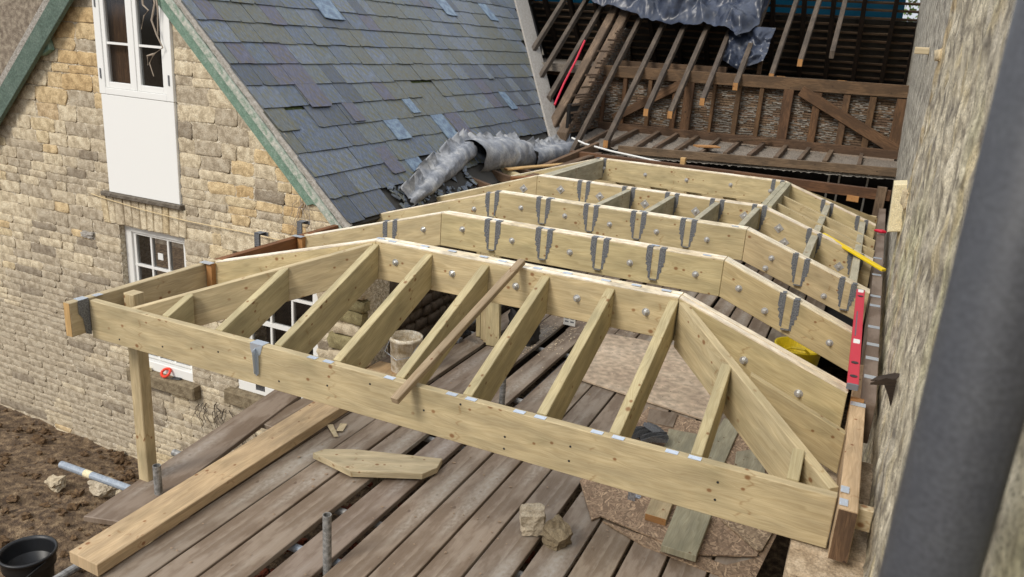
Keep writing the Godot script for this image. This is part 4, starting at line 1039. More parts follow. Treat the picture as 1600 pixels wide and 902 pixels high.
# ------------------------------------------------------------------ the roof frame
const ZT := [0.92, 1.853, 2.86, 3.875, 5.48]
const XL := [1.31, 1.23, 1.18, 1.11, 1.16]
const XR := [3.13, 3.19, 3.17, 3.14, 3.14]
const XE := [3.985, 3.99, 4.045, 4.05, 4.05]
func slope_y(i: int, x: float) -> float: return H - (x - XR[i]) / (XE[i] - XR[i]) * (H - 0.06)
func pine_tint() -> Color: return tn(Color(0.96, 0.94, 0.83), 0.13)
func bolt(par: Node, x: float, y: float, z: float, square: bool) -> void:
	var m := MB.new()
	if square:
		m.prism(PackedVector2Array([Vector2(-.042, 0), Vector2(0, -.042), Vector2(.042, 0), Vector2(0, .042)]), Vector3(x, y, z), Vector3.RIGHT, Vector3.UP, Vector3.BACK, 0.004, 0.001)
	else: m.tube(Vector3(x, y, z), Vector3(x, y, z + 0.003), 0.021, 18)
	var hx := PackedVector2Array(); var r0 := R(0, 1)
	for k in 6: hx.append(Vector2(cos(TAU * k / 6 + r0), sin(TAU * k / 6 + r0)) * 0.0135)
	m.prism(hx, Vector3(x, y, z + 0.003), Vector3.RIGHT, Vector3.UP, Vector3.BACK, 0.013, 0.002)
	m.tube(Vector3(x, y, z + 0.014), Vector3(x, y, z + R(0.022, 0.034)), 0.0075, 8)
	put(m, "bolt", M.chrome, par)
func hanger(par: Node, x: float, y: float, z: float, lean := 0.0) -> void:
	var m := MB.new()
	for s in [-1.0, 1.0]:
		var p := PackedVector2Array()
		for q in [Vector2(0.022, 0), Vector2(0.060, 0), Vector2(0.062, -0.082), Vector2(0.053, -0.094), Vector2(0.060, -0.108), Vector2(0.046, -0.122), Vector2(0.048, -0.150), Vector2(0.037, -0.160), Vector2(0.036, -0.198), Vector2(0.022, -0.202)]:
			p.append(Vector2(q.x * s, q.y + lean * q.x * s))
		m.prism(p, Vector3(x, y, z), Vector3.RIGHT, Vector3.UP, Vector3.BACK, 0.0016, 0.0)
		m.box(Vector3(x + (0.024 if s > 0 else -0.06), y + 0.001 + lean * 0.04 * s, z - 0.05), Vector3(x + (0.06 if s > 0 else -0.024), y + 0.003 + lean * 0.04 * s, z + 0.002))
	m.box(Vector3(x - 0.0242, y - 0.2016, z), Vector3(x + 0.0242, y - 0.20, z + 0.03))
	put(m, "joist_hanger", M.galv_dull, par)
func tab(par: Node, x: float, y: float, z: float, w := 0.052, d := 0.030, mt: Material = null) -> void:
	var m := MB.new(); m.box(Vector3(x - w / 2, y + 0.0006, z - d), Vector3(x + w / 2, y + 0.0026, z))
	for s in [-0.3, 0.3]: m.tube(Vector3(x + w * s, y + 0.0026, z - d * (0.5 + s * .6)), Vector3(x + w * s, y + 0.0036, z - d * (0.5 + s * .6)), 0.0035, 8)
	put(m, "fixing_tab", M.tab if mt == null else mt, par)
func build_frame() -> void:
	var f := thing("timber_roof_frame", "half built roof frame of pale treated timber with doubled bolted beams and joist hangers", "roof frame", Vector3(2.0, GROUND, -2.5))
	var D := 0.2267
	# front beam
	var fb := put(tim(Vector3(0.002, 0, -0.0225), Vector3(3.998, 0, -0.0225), 0.045, D, Color(0.90, 0.89, 0.82)), "front_beam", M.pine, f)
	for x in [1.55, 1.645, 2.0, 2.115, 2.335, 2.435, 2.675, 2.775, 3.037, 3.131, 3.36, 3.455]: tab(fb, x, 0.0, -0.001)
	for q in [[2.39, -0.03], [2.2, -0.11], [1.35, -0.17], [2.93, -0.09], [2.93, -0.16], [3.56, -0.07], [3.56, -0.15], [0.55, -0.16], [0.95, -0.10], [1.65, -0.12], [1.9, -0.05], [0.22, -0.19], [2.62, -0.13], [2.62, -0.19]]:
		var m := MB.new(); m.tube(Vector3(q[0], q[1], -0.0005), Vector3(q[0], q[1], 0.0012), 0.0055, 8); put(m, "nail", M.black_rubber, fb)
	# bright hanger hooked over the front beam
	var hg := MB.new(); hg.box(Vector3(1.17, 0.0012, -0.05), Vector3(1.25, 0.003, 0.004)); hg.prism(PackedVector2Array([Vector2(1.17, 0.003), Vector2(1.25, 0.003), Vector2(1.235, -0.05), Vector2(1.222, -0.06), Vector2(1.222, -0.16), Vector2(1.205, -0.175), Vector2(1.188, -0.16), Vector2(1.188, -0.07), Vector2(1.17, -0.03)]), Vector3(0, 0, 0.0012), Vector3.RIGHT, Vector3.UP, Vector3.BACK, 0.0018, 0.0)
	hg.prism(PackedVector2Array([Vector2(0, 0), Vector2(0.05, 0), Vector2(0.03, -0.13), Vector2(0, -0.15)]), Vector3(1.205, -0.02, 0.003), Vector3(0.35, 0, 0.94).normalized(), Vector3.UP, Vector3(0.94, 0, -0.35).normalized(), 0.0016, 0.0)
	tag(put(hg, "joist_hanger", M.tab, fb), "bright hanger hooked over the front beam")
	hg = MB.new(); hg.prism(PackedVector2Array([Vector2(1.13, -0.16), Vector2(1.19, -0.13), Vector2(1.19, -0.30), Vector2(1.13, -0.30)]), Vector3(0, 0, -0.075), Vector3.RIGHT, Vector3.UP, Vector3.BACK, 0.002, 0.0); put(hg, "strap_end", M.galv_dull, fb)
	# left plate and its post
	var lp := put(tim(Vector3(-0.026, 0.012, 0.12), Vector3(-0.026, 0.012, -1.0), 0.048, 0.20, Color(0.84, 0.82, 0.78)), "wall_plate", M.pine, f)
	put(tim(Vector3(-0.026, 0.012, -1.002), Vector3(-0.026, 0.012, -8.0), 0.048, 0.2, Color(0.8, 0.78, 0.78)), "wall_plate", M.stained, f)
	var c := MB.new(); c.box(Vector3(-0.048, -0.186, 0.1205), Vector3(-0.004, 0.010, 0.123)); put(c, "cut_end", M.pine_cut, lp)
	var hp := MB.new(); hp.prism(PackedVector2Array([Vector2(-0.002, 0.016), Vector2(0.075, 0.016), Vector2(0.075, -0.1), Vector2(0.10, -0.13), Vector2(0.06, -0.20), Vector2(-0.002, -0.19)]), Vector3(0, 0, 0.001), Vector3.RIGHT, Vector3.UP, Vector3(0, 0, 1), 0.002, 0.0)
	hp = MB.new(); hp.prism(PackedVector2Array([Vector2(0.0, 0.014), Vector2(-0.07, 0.014), Vector2(-0.07, -0.06), Vector2(-0.045, -0.10), Vector2(-0.035, -0.19), Vector2(0.0, -0.205)]), Vector3(0.001, 0, 0.002), Vector3(0, 0, -1), Vector3.UP, Vector3.RIGHT, 0.002, 0.0)
	put(hp, "joist_hanger", M.galv_dull, lp)
	tab(lp, -0.026, 0.012, 0.06, 0.05, 0.06, M.tab); tab(lp, -0.01, 0.012, -0.04, 0.04, 0.05, M.tab)
	put(tim(Vector3(0.032, -0.005, -0.20), Vector3(0.112, -0.005, -0.20), 0.075, 2.95, Color(0.92, 0.9, 0.84)), "post", M.pine, f)
	# vertical grain for the post
	var post: MeshInstance3D = f.get_child(f.get_child_count() - 1); f.remove_child(post); post.free()
	var pm := MB.new(); pm.tint = Color(0.92, 0.9, 0.84)
	pm.prism(rect(0.03, GROUND, 0.112, -0.004), Vector3(0, 0, -0.285), Vector3.RIGHT, Vector3.UP, Vector3.BACK, 0.082, 0.005, Vector2(0, 1), ruv())
	put(pm, "post", M.pine, f)
	for q in [[-1.50, 0.0], [-1.98, 0.03]]:
		var b := MB.new()
		b.box(Vector3(-0.105, -0.08, q[0] - 0.03), Vector3(-0.103, 0.10, q[0] + 0.035)); b.box(Vector3(-0.105, 0.07, q[0] - 0.032), Vector3(-0.03, 0.10, q[0] - 0.03)); b.box(Vector3(-0.105, 0.098, q[0] - 0.03), Vector3(-0.05, 0.10, q[0] + 0.035)); b.box(Vector3(-0.105, 0.0, q[0] + 0.033), Vector3(-0.06, 0.10, q[0] + 0.035))
		tag(put(b, "joist_hanger", M.galv_dull, f), "empty hanger hooked on the outer side of the left plate")
	# orange packers and tabs where beams meet the left plate
	for i in 2:
		var z: float = -ZT[i]
		for dz in [0.02, -0.06, -0.11]:
			var p := MB.new(); p.box(Vector3(0.002, -0.18, z + dz - 0.022), Vector3(0.05, 0.02, z + dz + 0.018), 0.002); put(p, "packer", [M.fresh_cut, M.pine, M.stained][int(absf(dz) * 25) % 3], f)
		tab(lp, 0.01, 0.022, z + 0.06, 0.09, 0.05)
	# right plates
	var r1 := put(tim(Vector3(4.038, 0.026, 0.12), Vector3(4.04, 0.016, -0.95), 0.068, 0.215, Color(1.0, 0.98, 0.96)), "wall_plate", M.plywood, f)
	c = MB.new(); c.box(Vector3(4.006, -0.186, 0.1205), Vector3(4.070, 0.022, 0.124)); tag(put(c, "stained_end", M.old_red, r1), "dark red brown end grain of the right plate")
	var r2 := put(tim(Vector3(4.085, 0.020, -0.98), Vector3(4.115, 0.02, -6.9), 0.07, 0.215, Color(0.80, 0.78, 0.80)), "wall_plate", M.board, f)
	put(tim(Vector3(4.035, 0.004, -0.955), Vector3(4.045, 0.0, -1.55), 0.05, 0.14, Color(1.0, 0.95, 0.9)), "packer", M.plywood, f)
	put(tim(Vector3(4.005, 0.022, -0.98), Vector3(4.065, 0.022, -0.98), 0.045, 0.1), "packer", M.fresh_cut, f)
	for z in [0.10, 0.0]: tab(r1, 4.02, 0.028, z, 0.03, 0.05)
	tab(r1, 4.04, 0.018, -0.90, 0.068, 0.045)
	for z in [-1.3, -1.6, -1.85, -2.2, -2.7, -2.95, -3.6, -4.2]: tab(r2, 4.09, 0.021, z, 0.066, 0.05)
	put(tim(Vector3(4.075, -0.02, -0.02), Vector3(4.13, -0.02, -0.02), 0.04, 0.09), "wall_wedge", M.pine, f)
	# bolted beams
	var bolts := [[[1.45, 0.27], [1.83, 0.27], [2.23, 0.27], [2.59, 0.27], [2.97, 0.27], [3.49, 0.12], [3.77, 0.01]],
		[[1.09, 0.24], [1.4, 0.29], [1.78, 0.27], [2.2, 0.26], [2.61, 0.26], [3.03, 0.26], [3.3, 0.22], [3.47, 0.11], [3.86, -0.01]],
		[[0.98, 0.21], [1.4, 0.28], [1.78, 0.27], [2.15, 0.26], [2.52, 0.26], [2.9, 0.26], [3.37, 0.2], [3.34, 0.12], [3.76, -0.01]],
		[[0.98, 0.24], [1.35, 0.28], [1.73, 0.27], [2.15, 0.26], [2.6, 0.26], [3.01, 0.28], [3.3, 0.22], [3.36, 0.11], [3.81, -0.02]],
		[[1.24, 0.28], [1.71, 0.27], [2.16, 0.27], [2.62, 0.28], [3.02, 0.27]]]
	var hangers := [[], [0.81, 1.63, 2.01, 2.4, 2.77, 3.6], [1.14, 1.59, 1.99, 2.37, 2.75, 3.57, 3.9], [1.57, 1.99, 2.38, 2.77, 3.12, 3.58, 3.92], [1.2, 3.08, 3.58, 3.92]]
	for i in 5:
		var z: float = -ZT[i]; var xl: float = XL[i]; var xr: float = XR[i]; var xe: float = XE[i]
		var front := []
		for lay in 3:
			var th: float = [0.045, 0.012, 0.045][lay]; var zb: float = [z - 0.045, z - 0.060, z - 0.107][lay]
			var dy: float = [0.0, -0.010, -0.002][lay]; var j: float = [0.0, 0.1, 0.06][lay]
			var mt: Material = [M.pine, M.ply, M.pine][lay]
			var dd := D if lay != 1 else D - 0.02
			var tl := (H - 0.005) / xl
			var xa := xl - j; var xb := xr + j * 0.6
			var ya := H - tl * j; var yb := slope_y(i, xb)
			for pc in 3:
				var m := MB.new(); m.tint = pine_tint() if lay != 1 else Color(1.12, 1.08, 1.02)
				var g := Vector2(1, 0); var poly := PackedVector2Array()
				if pc == 0:
					poly = PackedVector2Array([Vector2(0.004, 0.005), Vector2(xa - 0.001, ya), Vector2(xa - 0.001, ya - dd), Vector2(0.004, 0.005 - dd)]); g = Vector2(xa, ya).normalized()
				elif pc == 1:
					poly = PackedVector2Array([Vector2(xa + 0.001, ya)]) if j <= 0.0 else PackedVector2Array([Vector2(xa + 0.001, ya), Vector2(xl, H)])
					if j > 0.0: poly.append(Vector2(xr, H))
					poly.append(Vector2(xb - 0.001, yb)); poly.append(Vector2(xb - 0.001, yb - dd))
					if j > 0.0: poly.append(Vector2(xr, H - dd)); poly.append(Vector2(xl, H - dd))
					poly.append(Vector2(xa + 0.001, ya - dd))
				else:
					poly = PackedVector2Array([Vector2(xb + 0.001, yb), Vector2(xe, 0.06), Vector2(xe, 0.06 - dd), Vector2(xb + 0.001, yb - dd)]); g = Vector2(xe - xb, 0.06 - yb).normalized()
				m.prism(poly, Vector3(0, dy, zb), Vector3.RIGHT, Vector3.UP, Vector3.BACK, th, 0.003, g, ruv())
				var o := put(m, "beam_timber" if lay != 1 else "plywood_strip", mt, f)
				if lay == 0: front.append(o)
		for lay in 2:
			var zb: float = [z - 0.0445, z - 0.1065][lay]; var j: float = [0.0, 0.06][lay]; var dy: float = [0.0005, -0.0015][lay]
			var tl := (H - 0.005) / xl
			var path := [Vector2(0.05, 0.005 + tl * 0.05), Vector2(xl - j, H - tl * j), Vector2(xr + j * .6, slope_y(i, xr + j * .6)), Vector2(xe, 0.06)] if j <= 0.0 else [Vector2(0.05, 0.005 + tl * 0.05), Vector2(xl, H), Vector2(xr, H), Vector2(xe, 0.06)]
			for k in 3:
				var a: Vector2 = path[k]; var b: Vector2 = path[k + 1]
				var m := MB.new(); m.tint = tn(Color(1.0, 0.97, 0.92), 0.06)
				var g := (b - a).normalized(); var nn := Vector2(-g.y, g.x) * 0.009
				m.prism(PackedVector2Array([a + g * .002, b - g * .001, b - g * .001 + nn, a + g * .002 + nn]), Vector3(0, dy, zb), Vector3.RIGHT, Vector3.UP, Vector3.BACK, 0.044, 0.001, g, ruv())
				put(m, "pale_top_strip", M.pale_top, f)  # strips added to give the beam tops their bleached, sky-lit paleness
		for q in bolts[i]:
			bolt(front[0] if q[0] < xl else (front[1] if q[0] < xr else front[2]), q[0], q[1], z, i == 3)
		for x in hangers[i]:
			var yy: float = H if x > xl and x < xr else (slope_y(i, x) if x > xr else 0.005 + (H - 0.005) * x / xl)
			hanger(front[0] if x < xl else (front[1] if x < xr else front[2]), x, yy + 0.011, z + 0.0006, 0.0 if x > xl and x < xr else (-0.36 if x > xr else 0.28))
		if i < 3:
			for x in [1.62, 2.0, 2.38, 2.77, 3.1] if i > 0 else [1.33, 1.42, 1.6, 1.78, 1.97, 2.14, 2.33, 2.51, 2.7, 2.88, 3.05]:
				tab(front[1], x + R(-.03, .03), H + 0.0102, z - R(0.01, 0.06), 0.05, 0.028)
	# front slope: common rafters, hips, jacks
	for x in [1.308, 1.672, 2.036, 2.400, 2.768, 3.105]:
		put(tim(Vector3(x, 0.004, -0.046), Vector3(x + 0.002, H - 0.012, -0.919), 0.047, 0.205, Color(0.83, 0.85, 0.76) * R(0.95, 1.05)), "rafter", M.pine, f)
	for x in [3.118]:
		for k in 4: pass
	put(tim(Vector3(0.27, -0.01, -0.05), Vector3(1.285, H - 0.012, -0.918), 0.045, 0.21, Color(0.92, 0.9, 0.84)), "hip_rafter", M.pine, f)
	put(tim(Vector3(3.985, 0.0, -0.075), Vector3(3.155, H - 0.012, -0.918), 0.047, 0.24, Color(0.92, 0.92, 0.86)), "hip_rafter", M.pine, f)
	for q in [[0.535, 0.080, -0.23], [0.915, 0.222, -0.585], [3.455, 0.215, -0.57], [3.832, 0.07, -0.185]]:
		put(tim(Vector3(q[0], 0.004, -0.046), Vector3(q[0], q[1], q[2]), 0.047, 0.19, Color(0.84, 0.86, 0.77) * R(0.95, 1.05)), "jack_rafter", M.pine, f)
	put(tim(Vector3(3.565, 0.195, -0.575), Vector3(4.0, 0.006, -0.60), 0.045, 0.2, Color(0.86, 0.84, 0.74)), "jack_rafter", M.pine, f)
	# joists between the third, fourth and fifth beams
	for q in [[1.985, 2], [2.38, 2], [2.768, 2], [3.10, 2]]:
		put(tim(Vector3(q[0], H - 0.006, -ZT[2] - 0.108), Vector3(q[0] + 0.005, H - 0.006, -ZT[3] + 0.001), 0.047, 0.2, Color(1.18, 1.18, 1.2)), "joist", M.pine_grey, f)
	for k in [2, 3]:
		for x in [3.585, 3.93]:
			put(tim(Vector3(x, slope_y(k, x) - 0.012, -ZT[k] - 0.108), Vector3(x, slope_y(k + 1, x) - 0.012, -ZT[k + 1] + 0.001), 0.055, 0.17, Color(1.18, 1.18, 1.2)), "joist", M.pine_grey, f)
	for q in [1.13, 1.18]:
		put(tim(Vector3(q, H + 0.004, -ZT[3] - 0.108), Vector3(q + 0.03, H + 0.004, -ZT[4] + 0.001), 0.047, 0.2, Color(1.2, 1.22, 1.22)), "trimmer", M.pine_grey, f)
	for q in [3.135, 3.184]:
		put(tim(Vector3(q, H + 0.006, -ZT[3] - 0.108), Vector3(q + 0.004, H + 0.006, -ZT[4] + 0.001), 0.047, 0.2, Color(.95, .96, .92)), "trimmer", M.pine_grey, f)
	for z in [-4.37, -4.83]:
		put(tim(Vector3(3.21, 0.345, z), Vector3(4.06, 0.05, z), 0.04, 0.19, Color(0.94, 0.93, 0.85)), "rafter", M.pine, f)
	# rear slope
	for x in [1.35, 1.75, 2.15, 2.55, 2.95]:
		put(tim(Vector3(x, H - 0.02, -ZT[4] - 0.108), Vector3(x, 0.0, -6.35), 0.047, 0.2, Color(0.85, 0.86, 0.78)), "rafter", M.pine, f)
	put(tim(Vector3(3.17, H - 0.01, -ZT[4] - 0.07), Vector3(4.06, 0.0, -6.33), 0.045, 0.22, Color(0.88, 0.86, 0.76)), "hip_rafter", M.pine, f)
	put(tim(Vector3(0.0, 0.01, -6.375), Vector3(4.06, 0.01, -6.375), 0.045, 0.2, Color(0.9, 0.88, 0.8)), "rear_beam", M.pine, f)

# ------------------------------------------------------------------ lead and sheeting
func build_lead_and_tarps() -> void:
	var nf := fn(201, 1.7, 3); var n2 := fn(202, 5.0, 2)
	# each: z from, z to, centre s and n along it, radius, opening angles
	var L := [[-3.35, -5.05, 0.02, 0.44, 0.02, 0.03, 0.075, 0.11, "crumpled roll of grey lead curling down off the slates to the left plate"], [-5.05, -6.35, 0.36, 0.24, 0.0, 0.01, 0.20, 0.18, "folded sheet of grey lead with a torn upper edge resting on the slates"], [-6.35, -8.45, 0.14, 0.10, 0.04, 0.05, 0.115, 0.10, "long rounded roll of grey lead running back along the eaves"]]
	for k in 3:
		var q: Array = L[k]
		var f := func(u: float, v: float) -> Vector3:
			var ud := u + nf.get_noise_2d(u * 3.0 + k * 9.0, v * 2.0) * 0.05
			var z := lerpf(q[0], q[1], clampf(ud, -0.04, 1.04)); var s := lerpf(q[2], q[3], u); var n := lerpf(q[4], q[5], u)
			var r := lerpf(q[6], q[7], u) * (1.0 + nf.get_noise_2d(u * 1.5 + k * 30.0, v * 0.8) * 0.16 + n2.get_noise_2d(u * 1.3 + k * 30.0, v * 0.6) * 0.035)
			if k == 0: r *= lerpf(0.55, 1.0, smoothstep(0.0, 0.35, u))
			var a := lerpf(-0.95, 3.5, v)
			var d := UN * sin(a) + UD * -cos(a)
			var p := rp(s, z, n) + d * r
			if v > 0.82: p += UD * (v - 0.82) * 0.7 + UN * (v - 0.82) * (0.4 + nf.get_noise_1d(u * 9.0) * 1.2)
			return p
		tag(put_sheet(sheet(f, 70, 34, 2, 1), "lead_flashing", M.lead), q[8], "lead flashing", "lead stripped from the valley gutter")
	# sheeting thrown over the wing's roof
	var t := fn(211, 0.85, 4); var rg := fn(212, 1.25, 2)
	rg.fractal_type = FastNoiseLite.FRACTAL_RIDGED
	var low := [[-1.15, 2.30], [-0.72, 2.12], [-0.29, 2.03], [0.22, 1.89], [0.63, 1.88], [1.0, 1.83], [1.24, 1.87], [1.56, 1.79], [1.81, 1.66], [2.0, 1.9], [2.06, 2.35], [2.12, 2.6]]
	var dirs := []
	for i in 9:
		var a := R(0, TAU); dirs.append([cos(a), sin(a), R(1.1, 3.4), R(0, 5)])
	var crease := func(x: float, y: float) -> float:
		var h := 0.0
		var wx := x + t.get_noise_2d(x * 1.3, y * 1.3) * 0.30; var wy := y + t.get_noise_2d(x * 1.3 + 70.0, y * 1.3) * 0.30
		for q in dirs:
			var f := fposmod((wx * q[0] + wy * q[1]) * q[2] + q[3], 1.0)
			h += absf(f - 0.5) * 2.0 / q[2]
		return h / 5.0
	var lowf := func(x: float) -> float:
		for i in low.size() - 1:
			if x <= low[i + 1][0]: return lerpf(low[i][1], low[i + 1][1], clampf((x - low[i][0]) / (low[i + 1][0] - low[i][0]), 0, 1))
		return 2.6
	var tf := func(u: float, v: float) -> Vector3:
		var x := lerpf(-1.15, 2.12, u); var y0: float = lowf.call(x)
		var y := lerpf(y0, 2.95, v)
		var e := smoothstep(0.0, 0.2, v)
		var d = 0.03 + 0.62 * crease.call(x, y * 1.3) + 0.12 * (t.get_noise_2d(x * 1.2, y * 1.0) + 0.4)
		d *= 0.45 + 0.55 * e
		x += t.get_noise_2d(x * 2.0 + 50.0, y * 2.0) * 0.08
		y += t.get_noise_2d(x * 2.5 + 90.0, y * 2.0) * 0.05
		return Vector3(x, y + d * 0.82, wz(y) + d * 0.57)
	var tp := thing("dark_sheeting", "crumpled dark grey plastic sheeting thrown over the stripped rafters", "tarpaulin", Vector3(0.5, 1.9, -9.9))
	put_sheet(sheet(tf, 190, 90, 3, 2), "sheet", M.tarp, tp)
	var fall := func(u: float, v: float) -> Vector3:
		var x := lerpf(1.62, 2.28 - 0.05 * v, u); var y := lerpf(1.98, 1.36 + 0.14 * absf(u - 0.45) * 2.0, v)
		var d = t.get_noise_2d(x * 2.0 + 7.0, y * 1.6) * 0.14 + 0.34 * crease.call(x * 1.2, y * 1.2)
		return Vector3(x + t.get_noise_2d(y * 3.0, x * 2.0) * 0.05, y, -9.95 + d + 0.25 * v)
	put_sheet(sheet(fall, 40, 40, 1, 1), "hanging_fold", M.tarp, tp)
	var tb := thing("blue_tarpaulin", "bright blue tarpaulin seen behind the battens of the rear roof slope", "tarpaulin", Vector3(2.0, 2.6, -11.4))
	var bf := func(u: float, v: float) -> Vector3:
		var x := lerpf(-2.5, 3.95, u)
		var tt := lerpf(1.20, 2.6, v)
		var n := -0.19 + t.get_noise_2d(x * 1.5, tt * 2.0) * 0.05
		return Vector3(x, 1.2, -12.75) + Vector3(0, 0.72, 0.69).normalized() * tt + Vector3(0, -0.69, 0.72).normalized() * n
	put_sheet(sheet(bf, 60, 14), "sheet", M.tarp_blue, tb)
	# slipped and broken slates in the gutter
	var g := MB.new()
	for i in 80:
		var s := R(-0.02, 0.26); var z := R(-4.75, -3.2)
		var c := rp(s, z, R(0.004, 0.022)); var a := R(0, TAU)
		var nn := (UN + Vector3(R(-.3, .3), R(-.3, .3), R(-.3, .3))).normalized()
		var ax := nn.cross(Vector3(cos(a), 0.3, sin(a))).normalized(); var ay := nn.cross(ax)
		var k := R(0.012, 0.06)
		g.tint = tn(Color(1.1, 1.1, 1.1), 0.5)
		g.prism(PackedVector2Array([Vector2(-k, -k * R(.3, .9)), Vector2(k * R(.3, 1), -k * R(.5, .9)), Vector2(k, k * R(0, .8)), Vector2(-k * R(.2, .8), k * R(.4, 1))]), c, ax, ay, nn, 0.007, 0.0, Vector2(1, 0), ruv())
	tag(put(g, "broken_slates", M.slate[0]), "broken slate pieces and grit heaped at the foot of the slate roof", "rubble", "", "stuff")
	# rotten eaves timbers behind the lead
	var ls := ["split brown rafter foot poking out under the lead, nearest the left plate", "brown rafter foot under the middle of the lead", "short brown rafter foot beside the pale cut one", "pale sawn rafter foot under the folded lead", "farthest brown rafter foot under the long lead roll"]
	var q2 := [[-4.75, 0.16, 0], [-5.35, 0.28, 0], [-5.95, 0.22, 0], [-5.6, 0.30, 1], [-6.7, 0.34, 0]]
	for i in 5:
		var z: float = q2[i][0]
		tag(put(tim(Vector3(-0.25, 0.16, z), Vector3(0.12 + q2[i][1], 0.04, z + R(-.1, .1)), 0.06, 0.09, tn(Color(1, 1, 1), .15)), "rafter_foot", M.pine if q2[i][2] == 1 else M.old_red), ls[i], "rafter stub", "old rafter feet under the lead")
	var bl := ["long grey brown batten lying along the eaves beside the bolted beams", "pale thin lath lying across the rafter feet", "brown board lying on edge behind the flat top of the frame", "short orange board under the fold of the lead"]
	var b2 := [[Vector3(0.32, 0.06, -4.3), Vector3(0.62, 0.22, -7.2), 0.08, 0.04, 0], [Vector3(0.05, 0.13, -5.5), Vector3(0.55, 0.16, -6.4), 0.09, 0.02, 1], [Vector3(0.30, 0.14, -6.0), Vector3(0.45, 0.30, -7.6), 0.06, 0.12, 0], [Vector3(0.35, 0.13, -5.0), Vector3(0.62, 0.15, -5.25), 0.08, 0.05, 2]]
	for i in 4:
		tag(put(tim(b2[i][0], b2[i][1], b2[i][2], b2[i][3]), "loose_board", [M.old_brown, M.pine_cut, M.stained][b2[i][4]]), bl[i], "board", "loose timbers along the eaves")
	# strap and cable at the back
	tag(put(path_tube([Vector3(-0.50, 1.62, -9.38), Vector3(-0.47, 1.3, -8.95), Vector3(-0.45, 1.0, -8.5), Vector3(-0.42, 0.7, -8.1)], 0.016), "red_strap", M.red, self), "bright red strap hanging beside the valley timbers", "strap")
	tag(put(path_tube([Vector3(0.02, 0.30, -7.75), Vector3(0.3, 0.27, -7.5), Vector3(0.75, 0.24, -7.3), Vector3(1.15, 0.22, -7.2), Vector3(1.5, 0.2, -7.1)], 0.013), "white_cable", M.white_old, self), "white cable sagging from the lead along the old beam", "cable")

